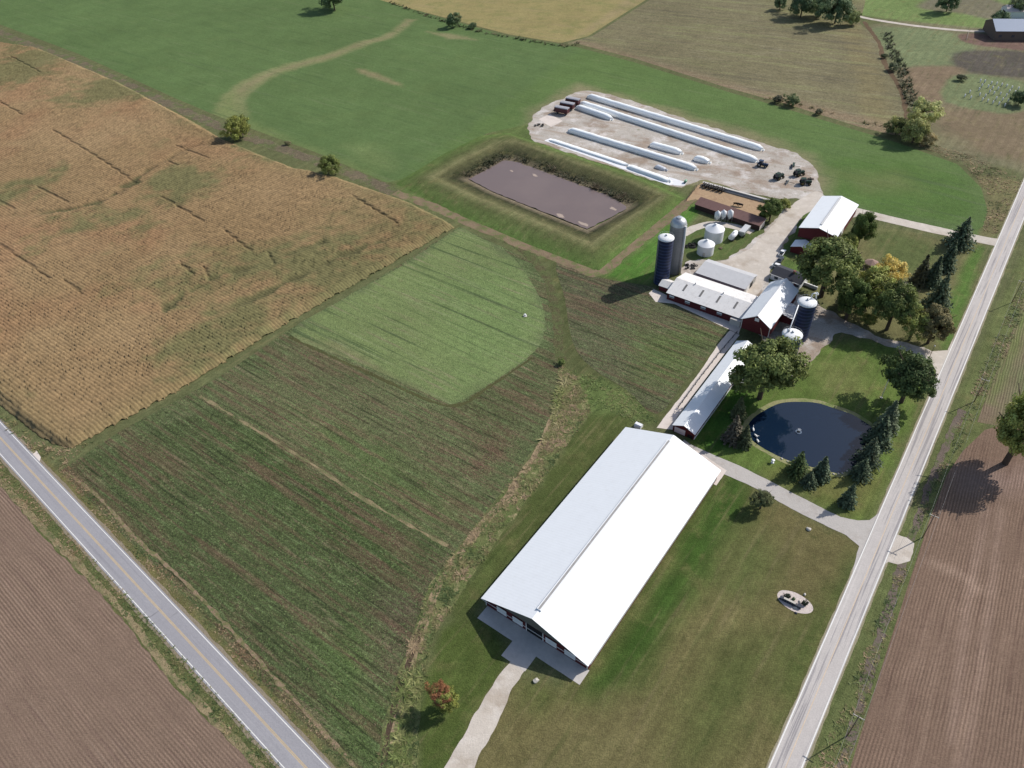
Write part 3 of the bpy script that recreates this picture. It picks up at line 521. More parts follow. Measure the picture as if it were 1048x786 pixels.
# ================================================================== CORN: drill rows as real ridges
corn_poly = W([(-260, -60), (-60, 10), (0, 44), (40, 50), (120, 84), (200, 126), (228, 143), (300, 172), (345, 182), (420, 208), (456, 226), (466, 233), (440, 248), (300, 328), (180, 402), (110, 440), (74, 459), (55, 455), (40, 447), (0, 415), (-60, 360), (-200, 250)])
def make_corn():
    a = R_(128.0); dv = np.array([math.sin(a), math.cos(a)]); nv = np.array([dv[1], -dv[0]])
    s = corn_poly@dv; t = corn_poly@nv; pitch = 1.35; st = .95
    ts = np.arange(t.min()-2, t.max()+2, pitch/2); ss = np.arange(s.min()-2, s.max()+2, st)
    S, T = np.meshgrid(ss, ts); S = S+np.repeat(rng.random((len(ts)+1)//2)*st, 2)[:len(ts), None]; T = T+(fbm(S, T, 40)-.5)*1.2; X = S*dv[0]+T*nv[0]; Y = S*dv[1]+T*nv[1]
    ins = inside(X, Y, corn_poly); crest = (np.arange(len(ts)) % 2 == 0)[:, None]
    big = fbm(X, Y, 60); med = fbm(X+40, Y, 16); near = fbm(X*.9, Y*1.1, 5)
    h = np.where(crest, 2.25+(med-.5)*.5+(rng.random(X.shape)-.5)*.16, 1.72+(rng.random(X.shape)-.5)*.12)
    # missing stretches of row
    gap = np.zeros(X.shape, bool)
    for _ in range(30):
        i = rng.integers(0, len(ts)//2)*2; j = rng.integers(0, len(ss)); n = rng.integers(5, 34)
        gap[i:i+1, j:j+n] = True
    curves = [[(150, 330), (180, 312), (224, 287), (260, 276), (297, 262), (330, 250)], [(220, 325), (256, 310), (308, 286), (352, 264), (390, 250)], [(120, 200), (140, 186), (176, 164), (212, 150), (256, 154), (280, 168)], [(0, 225), (40, 222), (100, 210), (140, 190)]]
    cuts = [[(56, 136), (98, 162), (140, 190)], [(166, 204), (210, 230)], [(0, 106), (24, 120)], [(232, 240), (258, 260)], [(0, 252), (52, 288)], [(68, 290), (86, 304)], [(185, 272), (200, 284)], [(12, 60), (42, 76)], [(362, 204), (408, 232)], [(210, 276), (216, 290)], [(276, 262), (282, 274)]]
    def dist_to(L): return np.min([edge_dist(X, Y, np.vstack([smooth_line(W(q)), smooth_line(W(q))[::-1]])) for q in L], axis=0)
    lowl = np.clip(1-(dist_to(curves)-(near-.5)*7)/3.0, 0, 1)*np.clip((med-.25)*4, .25, 1)
    gap |= (dist_to(cuts) < .6)
    h = np.where(gap, 1.25+.3*rng.random(X.shape), h)*(1-.45*lowl)
    ed = edge_dist(X, Y, corn_poly); h = np.where(ins, h*np.clip(ed/3.0*(.5+near), .1, 1), 0)
    tan, tan2, grn, red = np.array(rgb(172, 143, 101)), np.array(rgb(156, 128, 87)), np.array(rgb(116, 120, 74)), np.array(rgb(166, 122, 86))
    g = np.clip((fbm(X+300, Y+80, 45)-.52)*5+(near-.5)*1.6+lowl*1.0, 0, 1)[..., None]
    edge_g = np.clip(1-ed/14, 0, 1)[..., None]*.35
    pp = at(420, 232); dd = np.clip(1-np.hypot(X-pp[0], Y-pp[1])/60, 0, 1)[..., None]*.9; g = np.clip(g+edge_g+dd*near[..., None]*1.6, 0, 1)
    m = np.clip(big*1.8-.4, 0, 1)[..., None]
    col = (tan*(1-m)+tan2*m); rd = np.clip((fbm(X-70, Y+10, 30)-.5)*4, 0, 1)[..., None]; col = col*(1-.45*rd)+red*.45*rd
    col = col*(1-.75*g)+grn*.75*g
    col = col*np.where(crest, 1.0, .56)[..., None]*(.90+.20*rng.random(X.shape))[..., None]  # troughs darkened: shade between the ridges is put into the colour
    col = np.where(gap[..., None], col*.72, col)*(1-.35*lowl[..., None])
    ny, nx = X.shape; cell = ins[:-1, :-1] | ins[1:, :-1] | ins[:-1, 1:] | ins[1:, 1:]
    cell &= (ins[:-1, :-1].astype(int)+ins[1:, :-1]+ins[:-1, 1:]+ins[1:, 1:]) >= 3
    used = np.zeros(X.shape, bool)
    for dy in (0, 1):
        for dx in (0, 1): used[dy:ny-1+dy, dx:nx-1+dx] |= cell
    idx = -np.ones(X.shape, int); idx[used] = np.arange(used.sum()); r, c = np.nonzero(cell)
    Fc = np.stack([idx[r, c], idx[r, c+1], idx[r+1, c+1], idx[r+1, c]], 1)
    jx = (rng.random(X.shape)-.5)*.3
    V = np.stack([(X+jx)[used], (Y+jx)[used], h[used]+.03], 1)
    s = N('corn_stand'); p = s.pos()
    f = s.math('ADD', s.math('MULTIPLY', s.math('SUBTRACT', s.noise(s.mapn(p, R_(128), (3.4, 1.5, 2.0)), 1.0, 4, .75), .5), 1.5), 1.0)
    s.l(s.scalecol(attr(s), s.math('MAXIMUM', f, .15)), s.b.inputs['Base Color']); s.bump(s.noise(p, 3.6, 4, .7), .6, .3)
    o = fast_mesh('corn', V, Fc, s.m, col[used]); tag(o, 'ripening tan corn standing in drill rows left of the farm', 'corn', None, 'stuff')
make_corn()
# soil under and round the corn edge
# ================================================================== WEEDS AND GROUND COVER
M_blade = leaf_mat('weed_leaves')
GRN = [rgb(90, 110, 60), rgb(112, 128, 70), rgb(136, 138, 86)]; DRY = [rgb(98, 104, 56), rgb(140, 126, 88), rgb(166, 144, 106)]; MIXW = [rgb(86, 102, 58), rgb(112, 122, 72), rgb(136, 128, 86), rgb(164, 142, 110)]
weed = [(573, 374), (590, 388), (604, 420), (585, 448), (558, 487), (520, 537), (482, 590), (458, 628), (443, 655), (431, 700), (424, 800), (384, 800), (392, 755), (402, 710), (422, 650), (442, 598), (480, 548), (522, 496), (556, 450), (571, 405)]
wp = smooth_poly(W(weed), 3)
flat('weed_ground', wp, .028, ground_mat('weed_soil', col=rgb(110, 114, 70), vary=((.08, .3), (.6, .6), (2.5, 1.0)), mottle=((rgb(82, 100, 50), .15, .45, .65, .8), (rgb(166, 144, 112), .3, .52, .72, .7))), label='weedy strip between the cover crop and the lawn', cat='weeds', rag=1.0)
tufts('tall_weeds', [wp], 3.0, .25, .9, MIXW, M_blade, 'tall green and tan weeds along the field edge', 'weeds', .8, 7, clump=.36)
flat('grass_strip', ribbon(smooth_line(W([(577, 382), (572, 410), (553, 455), (525, 500), (482, 552), (450, 598), (430, 650), (415, 700), (403, 750)])), 2.2), .04, ground_mat('matted_tan', col=rgb(152, 132, 102), vary=((.06, .2), (.5, .4), (2.5, .6)), mottle=((rgb(108, 108, 70), .3, .52, .68, .8),)), label='tan matted strip along the weedy field edge', cat='grass', rag=.9)
flat('dirt_track', ribbon(smooth_line(W([(432, 640), (418, 680), (404, 720), (394, 770), (390, 800)])), 1.4), .042, ground_mat('dark_rut', col=rgb(86, 72, 58)), label='dark rut between the field and the weeds', cat='track', rag=.5)
cat_l = smooth_line(W([(577, 388), (572, 415), (566, 440), (560, 452)]))
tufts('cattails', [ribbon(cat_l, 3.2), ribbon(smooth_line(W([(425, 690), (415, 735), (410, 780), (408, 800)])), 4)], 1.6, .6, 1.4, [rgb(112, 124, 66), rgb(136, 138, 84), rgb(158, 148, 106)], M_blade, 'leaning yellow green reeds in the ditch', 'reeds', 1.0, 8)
wedge = W([(580, 378), (612, 385), (645, 402), (672, 432), (650, 432), (622, 420), (604, 422)])
tufts('tall_weeds', [wedge], 2.6, .3, .8, GRN, M_blade, 'lush green weeds behind the big barn', 'weeds', .7, 5, clump=.36)
ditch_r = W([(1062, 255), (1075, 262), (1015, 395), (990, 445), (966, 482), (946, 535), (931, 580), (905, 660), (866, 790), (832, 790), (880, 680), (918, 585), (950, 500), (985, 425), (1010, 365)])
tufts('ditch_weeds', [ditch_r], 2.4, .25, .9, MIXW, M_blade, 'rough green weeds in the ditch beside the pale road', 'weeds', .7, 5, hide=[W([(905, 545), (940, 545), (940, 582), (900, 582)])], clump=.34)
flat('weed_ground', ribbon(smooth_line(W([(985, 420), (962, 470), (938, 535), (910, 620), (880, 720), (860, 790)])), 2.2), .03, ground_mat('dead_weeds', col=rgb(112, 100, 90), vary=((.1, .3), (.6, .3), (3, .4)), mottle=((rgb(86, 100, 52), .2, .5, .65, .8),)), label='grey dead weed strip in the road ditch', cat='weeds', rag=1.0)
dl = ribbon(smooth_line(W([(62, 476), (130, 552), (200, 622), (270, 695), (355, 785), (380, 812)])), 3.2)
tufts('ditch_weeds', [dl+ln*0.0], 3.0, .2, .6, MIXW+[rgb(150, 124, 92)], M_blade, 'scrubby weeds between the highway and the cover crop', 'weeds', .7, 5)
flat('grass_strip', ribbon(smooth_line(W([(66, 482), (100, 508), (140, 552), (170, 578), (215, 622), (270, 682), (330, 748), (390, 815)]))+ln*0, .9), .034, ground_mat('dry_strip', col=rgb(148, 126, 102), vary=((.1, .2), (.6, .4), (3, .5)), mottle=((rgb(104, 104, 66), .6, .40, .60, .95),)), label='tan dry strip along the highway side of the cover crop', cat='grass', rag=.6, rs=1.6)
dl2 = ribbon(smooth_line(W([(-40, 445), (0, 484), (41, 528), (90, 578), (129, 620), (176, 674), (262, 770), (300, 815)])), 4.2)
tufts('ditch_weeds', [dl2], 3.0, .2, .65, MIXW+[rgb(156, 132, 98)], M_blade, 'tan and green weeds between the tilled field and highway', 'weeds', .7, 5)
flat('grass_strip', ribbon(smooth_line(W([(-40, 452), (0, 492), (41, 538), (90, 588), (129, 630), (176, 690), (220, 736), (262, 780), (300, 824)])), 1.8), .032, G_tan, label='tan dry fringe of the tilled field beside the highway', cat='grass', rag=.7, rs=1.8)
tufts('corn_edge_weeds', [W([(0, 420), (50, 458), (95, 452), (66, 476), (40, 466), (0, 432)])], 1.0, .3, 1.2, MIXW, M_blade, 'weedy headland between the corn and the highway', 'weeds', .7, 5)
inn = [W([(516, 149), (530, 149), (600, 174), (640, 188), (670, 202), (641, 209), (620, 198), (590, 187), (530, 165), (517, 163)]), W([(452, 181), (480, 166), (514, 150), (516, 163), (500, 172), (484, 181)])]
tufts('bank_weeds', inn, 1.1, .6, 2.0, [rgb(48, 56, 36), rgb(58, 64, 42), rgb(72, 74, 50), rgb(88, 78, 58)], M_blade, 'dark shrubby weeds on the far inner bank of the lagoon', 'weeds', .8, 9, up=1.6)
tufts('bank_weeds', [W([(452, 183), (488, 200), (540, 220), (603, 245), (600, 238), (545, 216), (500, 198), (482, 186)])], .35, .4, 1.2, MIXW, M_blade, 'sparse weeds on the near inner bank of the lagoon', 'weeds', .8, 6)
tufts('low_cover_crop', [mid], 1.1, .14, .38, [rgb(84, 104, 60), rgb(106, 126, 74), rgb(126, 140, 90), rgb(134, 116, 92)], M_blade, 'low leafy cover crop plants across the dark field', 'crop', .9, 4, hide=[hay], clump=.44)
tufts('low_cover_crop', [east], .8, .14, .36, [rgb(84, 102, 60), rgb(112, 126, 74), rgb(124, 116, 84)], M_blade, 'low weeds over the plot beside the milking barn', 'crop', .9, 4, clump=.45)
tufts('hay_stubble', [hay], .9, .10, .28, [rgb(92, 112, 62), rgb(118, 134, 82), rgb(138, 148, 98), rgb(146, 134, 104)], M_blade, 'short regrowth across the pale hay plot', 'crop', .9, 4, clump=.40)
tufts('pasture_weeds', [W([(930, 135), (945, 145), (1000, 160), (1046, 185), (1040, 200), (1012, 200), (1004, 188), (985, 168), (940, 150)]), W([(1006, 235), (1012, 205), (1040, 200), (1020, 240)])], 1.1, .3, .8, DRY, M_blade, 'tall dry weeds in the far corner by the road', 'weeds', .8, 7)
tufts('creek_brush', [ribbon(smooth_line(W([(906, 34), (915, 55), (922, 70), (930, 95), (934, 110)])), 7)], .3, .6, 2.2, [rgb(56, 66, 42), rgb(84, 88, 58), rgb(116, 110, 80)], M_blade, 'brush along the creek beyond the stubble field', 'brush', .8, 8, up=1.8)
tufts('fence_row_brush', [ribbon(smooth_line(W([(398, 2), (440, 17), (500, 34), (575, 47), (592, 44)])), 4)], .25, .5, 2.0, [rgb(58, 70, 44), rgb(80, 88, 54), rgb(116, 110, 78)], M_blade, 'brushy fence row between the alfalfa and bean field', 'brush', .8, 8, up=1.6)
tufts('fence_row_brush', [ribbon(smooth_line(W([(780, 100), (815, 106), (850, 116), (925, 136)])), 4)], .2, .4, 1.5, DRY, M_blade, 'brushy fence row along the near edge of the stubble', 'brush', .8, 8, up=1.6)
# ================================================================== TREES
def quads(P, Nn, size, col):
    n = len(P); a = rng.random(n)*6.283; u = np.cross(Nn, rng.normal(size=(n, 3))); u /= np.linalg.norm(u, axis=1)[:, None]+1e-9; v = np.cross(Nn, u); v /= np.linalg.norm(v, axis=1)[:, None]+1e-9
    s = (size*(.6+.8*rng.random(n)))[:, None]
    V = np.stack([P-u*s-v*s*.6, P+u*s-v*s*.6, P+u*s*.7+v*s*.7, P-u*s*.7+v*s*.7], 1).reshape(-1, 3)
    return V, np.repeat(col, 4, 0)
def crown_broad(seed, nclump=135, per=125, flat_=.85, loose=.2):
    """unit crown: radius about 1, centre at 0"""
    r = np.random.default_rng(seed); Vs = []; Cs = []
    lob = r.normal(size=(7, 3)); lob /= np.linalg.norm(lob, axis=1)[:, None]; lw = .12+.22*r.random(7)
    for k in range(nclump):
        d = r.normal(size=3); d /= np.linalg.norm(d)
        if d[2] < -.75: d[2] *= -.6
        rad = (.45+.5*r.random()**.6)*(1+(lw*np.clip(lob@d, 0, 1)**3).sum()*1.3-.15+loose*(r.random()-.5)); c = d*rad*np.array([1, 1, flat_])
        cr = .20+.14*r.random(); n = int(per*(.6+.8*r.random())); q = r.normal(size=(n, 3)); q /= np.linalg.norm(q, axis=1)[:, None]; q *= (r.random(n)**.45)[:, None]*cr*np.array([1, 1, .75])
        P = c+q; Nn = q/cr+d*.5+r.normal(size=(n, 3))*.5+np.array([0, 0, .35]); Nn /= np.linalg.norm(Nn, axis=1)[:, None]
        br = (.62+.6*r.random())*(.70+.42*np.clip((np.linalg.norm(P*np.array([1, 1, 1/flat_]), axis=1)), 0, 1.1))*(.75+.5*r.random(n)); hue = 1+.10*(r.random()-.5)  # leaf colour darkens toward the crown centre, painting in inner shade
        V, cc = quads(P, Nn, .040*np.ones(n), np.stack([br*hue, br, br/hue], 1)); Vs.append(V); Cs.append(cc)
    return np.vstack(Vs), np.vstack(Cs)
def crown_conifer(seed, layers=20, rbase=.3, droop=.25):
    """unit conifer: height 1 from z=0, base radius rbase"""
    r = np.random.default_rng(seed); Vs = []; Cs = []
    for i in range(layers):
        f = i/(layers-1); z = .06+.92*f; R = rbase*(1-f)**.85*(.85+.3*r.random())+.012; nb = max(4, int(15*(1-f)+4)); off = r.random()*6.28
        for b in range(nb):
            a = off+6.283*b/nb+(r.random()-.5)*.35; RR = R*(.7+.45*r.random()); n = max(3, int(15*RR/rbase)+3); t = np.linspace(.12, 1, n)
            br = (.6+.5*r.random()); P = np.stack([np.cos(a)*RR*t, np.sin(a)*RR*t, z-droop*RR*t*t+.02*(r.random(n)-.5)], 1)+r.normal(size=(n, 3))*.011
            Nn = np.stack([np.cos(a)*.5*np.ones(n), np.sin(a)*.5*np.ones(n), .9*np.ones(n)], 1)+r.normal(size=(n, 3))*.55; Nn /= np.linalg.norm(Nn, axis=1)[:, None]
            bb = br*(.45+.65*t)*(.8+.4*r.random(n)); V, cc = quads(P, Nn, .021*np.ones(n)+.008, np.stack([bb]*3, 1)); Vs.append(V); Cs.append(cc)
    return np.vstack(Vs), np.vstack(Cs)
def qmesh(name, VC):
    V, cc = VC; Fc = np.arange(len(V)).reshape(-1, 4); o = fast_mesh(name, V, Fc, M_leaf, cc); me = o.data; bpy.data.objects.remove(o); return me
BROAD = [qmesh('broad_crown', crown_broad(s)) for s in (1, 2, 3, 4)]; OPEN = [qmesh('open_crown', crown_broad(s, 90, 80, .95, .5)) for s in (11, 12)]
CON = [qmesh('conifer_crown', crown_conifer(s, 22, .30)) for s in (21, 22)]; CONW = [qmesh('wide_conifer_crown', crown_conifer(s, 17, .46, .15)) for s in (23, 24)]; SHRUB = [qmesh('shrub_crown', crown_broad(s, 110, 90, .85, .18)) for s in (31, 32)]
def trunk_mesh(h, r, seed, limbs=6, spread=.5):
    q = random.Random(seed); mb = MB(); mb.tube((0, 0, -.1), (0, 0, h*.55), r, r*.72, 9, False); mb.tube((0, 0, h*.55), (.03*h, .02*h, h), r*.72, r*.35, 8, True)
    for i in range(limbs):
        a = 6.283*i/limbs+q.random(); z = h*(.45+.45*q.random()); e = Vector((math.cos(a)*h*spread, math.sin(a)*h*spread, z+h*(.3+.3*q.random()))); m = Vector((0, 0, z)).lerp(e, .5)+Vector((0, 0, -.04*h))
        mb.tube((0, 0, z), m, r*.4, r*.28, 6, False); mb.tube(m, e, r*.28, r*.1, 6, True)
    o = mb.build('trunk', M_bark); me = o.data; bpy.data.objects.remove(o); return me
TR_B = trunk_mesh(1.0, .055, 1); TR_C = trunk_mesh(1.0, .022, 2, 0); TR_S = trunk_mesh(1.0, .05, 3, 7, .8)
GR1, GR2, GR3, YEL, PALE, SPR, CED, RST, FAR_ = rgb(76, 84, 42), rgb(66, 78, 36), rgb(104, 108, 52), rgb(150, 134, 70), rgb(122, 124, 76), rgb(60, 70, 52), rgb(58, 70, 38), rgb(140, 92, 52), rgb(70, 84, 56)
tcount = [0]
def tree(kind, cx, cy, rx, ry, col, label, name=None, cat='tree', group=None, tall=1.0):
    """crown centred on picture point cx,cy with picture radii rx,ry; the tree stands where that puts it on the ground"""
    tcount[0] += 1; k = tcount[0]; q = random.Random(k*13)
    def part(nm, me, root, sc, loc=(0, 0, 0), rz=0.0, c=None):
        o = bpy.data.objects.new(nm, me); C.objects.link(o); o.parent = root; o.scale = sc; o.location = loc; o.rotation_euler = (0, 0, rz)
        if c: o.color = (*[min(1, x*(3.1 if kind in ('con', 'wide') else 2.35)) for x in c], 1)
        return o
    z = 4.0
    for _ in range(4):
        m = mpp(*((cx, cy))); p = at(cx, cy, z); R = rx*m
        if kind in ('broad', 'open'): Hc = ry*m*1.02; Hc = max(R*.8, min(Hc, R*1.3))*tall; z = Hc+max(1.2, R*.35)
        elif kind == 'shrub': Hc = R*.8*tall; z = Hc*.85
        else: hgt = max(ry*2*m*1.05, R*1.7)*tall; z = hgt*.42
    p = at(cx, cy, z)
    nm = name or {'broad': 'broadleaf_tree', 'open': 'open_tree', 'shrub': 'shrub', 'con': 'spruce_tree', 'wide': 'pine_tree'}[kind]
    t = thing(nm, label, cat, (p[0], p[1], 0), 0, group); rz = q.random()*6.28
    if kind in ('broad', 'open', 'shrub'):
        me = {'broad': BROAD, 'open': OPEN, 'shrub': SHRUB}[kind]; me = me[k % len(me)]
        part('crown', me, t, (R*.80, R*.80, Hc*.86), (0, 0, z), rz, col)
        th = z+Hc*.2; part('trunk', TR_S if kind == 'shrub' else TR_B, t, (th, th, th), (0, 0, 0), rz)
    else:
        me = (CON if kind == 'con' else CONW); me = me[k % len(me)]; b = .30 if kind == 'con' else .46
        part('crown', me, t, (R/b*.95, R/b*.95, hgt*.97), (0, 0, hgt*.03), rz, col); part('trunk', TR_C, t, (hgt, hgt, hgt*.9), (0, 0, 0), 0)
    return t
T = tree
def crown_of(t): return [c for c in t.children if c.name.startswith('crown')][0]
T('broad', 786, 373, 32, 31, GR1, 'largest dark green tree, beside the long white shed', tall=.95)
T('broad', 851, 266, 29, 27, GR1, 'big spreading olive green tree in front of the machine shed')
T('broad', 883, 233, 11, 17, GR2, 'narrow deep green tree at the right of the machine shed', tall=1.1)
T('broad', 868, 249, 9, 9, GR3, 'small olive tree tucked between machine shed and dark narrow tree')
T('open', 912, 276, 14, 13, YEL, 'bright golden yellow autumn tree on the farmhouse lawn')
T('open', 893, 291, 20, 19, GR3, 'loose pale green tree just below the yellow tree')
T('broad', 873, 304, 15, 19, GR2, 'rounded green tree above the gravel drive, left in the grove')
T('broad', 917, 312, 18, 20, GR1, 'dark green forked tree in the middle of the grove beside the drive')
T('shrub', 890, 327, 7, 8, GR3, 'small light green shrub tree at the drive edge', tall=1.3)
T('open', 938, 329, 15, 15, GR3, 'yellowish green tree low in the grove near the road')
crown_of(T('broad', 958, 331, 15, 16, RST, 'brownish tinged tree nearest the road corner of the drive')).color = (.22, .19, .09, 1)
T('shrub', 862, 309, 8, 6, rgb(118, 112, 78), 'dull brown shrub at the left end of the grove')
T('wide', 986, 239, 13, 14, SPR, 'dark spruce standing by the upper driveway mouth', tall=.9)
T('con', 972, 263, 8, 14, SPR, 'blue green spruce second from the upper driveway', 'spruce_tree')
T('con', 957, 279, 8, 14, SPR, 'spruce in the middle of the lawn row')
T('con', 944, 278, 8, 14, rgb(66, 66, 48), 'thin dull spruce at the left of the lawn row')
T('wide', 963, 301, 13, 17, SPR, 'dark spreading spruce nearest the road in the lawn row')
T('broad', 934, 384, 22, 23, CED, 'round dark tree by the flared drive mouth and white pole', tall=1.0)
T('con', 757, 418, 8, 13, rgb(72, 76, 48), 'slim dull spruce at the upper left of the pond')
crown_of(T('con', 752, 440, 10, 16, rgb(78, 72, 56), 'brownish thin spruce left of the pond')).color = (.20, .18, .13, 1)
T('con', 763, 447, 8, 13, rgb(58, 64, 42), 'dark spruce right against the left pond rim')
T('wide', 818, 475, 12, 14, CED, 'bushy evergreen standing on the near rim of the pond')
T('con', 842, 480, 9, 14, SPR, 'pointed spruce on the near rim of the pond')
T('wide', 829, 490, 9, 9, SPR, 'low evergreen between the two at the near pond rim')
T('con', 911, 427, 10, 17, rgb(76, 84, 64), 'grey green spruce topmost in the row right of the pond')
T('con', 902, 442, 12, 17, SPR, 'second spruce from the top in the row right of the pond')
T('wide', 891, 463, 13, 16, rgb(60, 68, 52), 'broad spruce in the middle of the row right of the pond')
T('wide', 883, 480, 11, 12, SPR, 'lowest spruce of the row at the lower right pond rim')
T('con', 870, 507, 8, 14, SPR, 'single slim spruce between the pond and the gravel drive')
T('broad', 781, 510, 10, 11, rgb(76, 80, 52), 'small round tree alone beside the gravel drive')
b_ = T('broad', 455, 717, 12, 13, rgb(92, 96, 42), 'small tree with reddish top beside the lower driveway')
red_top = SHRUB[0].copy(); o_ = bpy.data.objects.new('autumn_top', red_top); C.objects.link(o_); o_.parent = b_; o_.scale = (2.5, 2.5, 1.5); o_.location = (-.4, .3, crown_of(b_).location.z+crown_of(b_).scale.z*.62); o_.color = (.27, .125, .06, 1); o_['label'] = 'reddish orange leaves at the top of the crown'
T('broad', 1051, 437, 21, 28, GR3, 'tall tree at the right frame edge casting a long shadow', tall=1.25)
T('shrub', 243, 130, 13, 10, rgb(92, 96, 42), 'yellow green bush at the end of the grassed waterway', tall=1.15)
T('shrub', 338, 168, 11, 10, rgb(80, 88, 42), 'olive bush on the dark track, nearer the corn corner', tall=1.2)
T('shrub', 294, 146, 3, 2, rgb(96, 92, 66), 'tiny grey bush on the track between the two big bushes')
T('broad', 790, 214, 10, 9, GR2, 'bushy tree at the right end of the cattle lot')
T('shrub', 804, 208, 6, 6, GR3, 'light green bush beside the gravel lane behind the cattle lot', tall=1.2)
T('shrub', 781, 220, 5, 4, GR2, 'low dark bush by the gable of the brown roofed shed')
T('open', 946, 114, 14, 11, PALE, 'pale bare looking tree by the creek at the stubble corner')
T('shrub', 938, 133, 13, 9, rgb(112, 112, 64), 'olive tree low beside the creek at the stubble corner', name='broadleaf_tree', tall=1.25)
T('shrub', 919, 129, 9, 6, rgb(74, 82, 50), 'dark bush left of the creek trees', name='broadleaf_tree', tall=1.25)
T('shrub', 951, 142, 8, 6, rgb(124, 112, 76), 'brown bush right of the creek trees')
T('shrub', 796, 101, 5, 4, rgb(68, 68, 54), 'dark bush left in the stubble fence row')
T('shrub', 812, 103, 7, 6, rgb(82, 90, 58), 'largest bush in the stubble fence row')
T('shrub', 838, 114, 4, 3, rgb(82, 80, 60), 'small bush right in the stubble fence row')
T('shrub', 822, 4, 12, 9, FAR_, 'left dark tree of the far clump above the stubble', name='broadleaf_tree', tall=1.25); T('shrub', 838, 6, 10, 8, rgb(84, 96, 62), 'middle tree of the far clump above the stubble', name='broadleaf_tree', tall=1.25)
T('shrub', 858, 8, 14, 9, FAR_, 'right wide tree of the far clump above the stubble', name='broadleaf_tree', tall=1.25); T('shrub', 874, 18, 7, 6, rgb(98, 106, 62), 'small rounded tree just below the far clump', name='broadleaf_tree', tall=1.25)
T('shrub', 799, 3, 6, 4, FAR_, 'low tree left of the far clump', name='broadleaf_tree', tall=1.25)
T('shrub', 905, 57, 3, 3, rgb(70, 76, 52), 'dark bush on the creek bend, highest of three'); T('shrub', 920, 62, 3, 3, rgb(66, 72, 50), 'dark bush right of the creek bend'); T('shrub', 915, 68, 5, 4, rgb(78, 84, 60), 'wider bush across the creek bend')
T('shrub', 463, 21, 7, 5, FAR_, 'dark round tree in the fence row by the bean field', name='broadleaf_tree', tall=1.25); T('shrub', 484, 26, 4, 3, FAR_, 'low bush right of the fence row tree')
T('shrub', 340, -4, 13, 5, FAR_, 'dark tree at the top frame edge above the alfalfa', name='broadleaf_tree', tall=1.25)
T('shrub', 1045, 100, 7, 8, FAR_, 'dark tree at the right edge beside the white post rows', name='broadleaf_tree', tall=1.25)
T('shrub', 1026, 20, 7, 6, FAR_, 'tree left of the far blue roofed barn', name='broadleaf_tree', tall=1.25); T('shrub', 1044, 6, 8, 5, rgb(86, 94, 64), 'tree behind the far white roof', name='broadleaf_tree', tall=1.25); T('shrub', 972, 1, 9, 4, FAR_, 'dark tree at the top edge over the weedy lot', name='broadleaf_tree', tall=1.25)
T('shrub', 984, 79, 4, 3, rgb(80, 82, 60), 'scrubby bush at the corner of the white post rows')
T('shrub', 575, 371, 4, 4, rgb(84, 96, 48), 'lone bush where the wheel track meets the reeds', tall=1.2)
# ================================================================== MATERIALS FOR THE BUILT THINGS
M_roof = ribbed('white_metal_roof', (.755, .775, .795), 'Y', 1.83, .03, .42, .05, ((.60, .60, .58), .22), .15)
M_roofo = ribbed('aged_white_roof', (.72, .70, .68), 'X', 1.2, .06, .5, .10, ((.46, .43, .40), .55))
M_rgrey = ribbed('grey_metal_roof', (.50, .50, .51), 'X', 1.0, .10, .5, .10, ((.38, .37, .37), .4))
M_rbrown = ribbed('brown_metal_roof', rgb(122, 92, 86), 'X', 1.0, .10, .6, .12, (rgb(96, 70, 64), .5))
M_rdark = solid('dark_shingles', rgb(62, 64, 72), .9, var=.25, scale=3)
M_rblue = ribbed('blue_grey_roof', rgb(150, 162, 182), 'X', 1.4, .06, .5, .06)
M_red = ribbed('red_board_siding', (.105, .020, .023), 'X', .6, .14, .7, .14)
M_redY = ribbed('red_board_siding_side', (.105, .020, .023), 'Y', .6, .14, .7, .14)
M_wht = solid('white_paint', (.74, .75, .76), .6, var=.07, streaks=.06)
M_trim = solid('white_trim', (.72, .72, .72), .6, var=.06)
M_dark = solid('dark_opening', (.015, .016, .018), .9)
M_glass = solid('window_glass', (.05, .06, .08), .12, spec=.6, var=.3)
M_steel = solid('galvanised_steel', (.46, .48, .50), .42, .55, var=.12, streaks=.10)
M_gbin = ribbed('corrugated_bin_steel', (.66, .67, .69), 'Z', .5, .10, .4, .06, ((.5, .5, .5), .3))
M_blue = ribbed('blue_glass_steel', (.018, .026, .060), 'Z', 2.9, -1.2, .38, .35, ((.06, .065, .09), .35), .15)
M_conc2 = solid('stave_concrete', (.27, .26, .25), .85, var=.18, scale=.8, streaks=.22)
M_cwall = solid('pale_concrete', (.52, .49, .46), .85, var=.15, scale=1.0)
M_tyre = solid('rubber', (.018, .018, .019), .8); M_rim = solid('rim_metal', (.40, .40, .40), .4, .5)
M_bag = solid('white_silage_film', (.86, .88, .88), .35, var=.05, scale=.7, spec=.4, streaks=.05)
M_wood = solid('weathered_wood', rgb(128, 110, 92), .9, var=.3, scale=3)
M_bag2 = solid('greyed_film', (.52, .54, .58), .5, var=.15, scale=.7)
M_rock = solid('pale_rock', rgb(190, 184, 174), .9, var=.25, scale=2)
M_drock = solid('dark_stone', rgb(66, 70, 80), .9, var=.35, scale=3)
M_cow = solid('black_cow_hide', (.018, .016, .015), .7, var=.2); M_cowb = solid('brown_cow_hide', (.05, .03, .02), .7, var=.3)
M_truckred = solid('red_box_paint', (.07, .022, .025), .5, var=.2); M_tarp = solid('grey_box_top', (.33, .33, .36), .7, var=.2)
M_green = solid('green_machine_paint', (.012, .034, .020), .45, var=.3); M_yel2 = solid('yellow_rim_paint', (.16, .13, .05), .5)
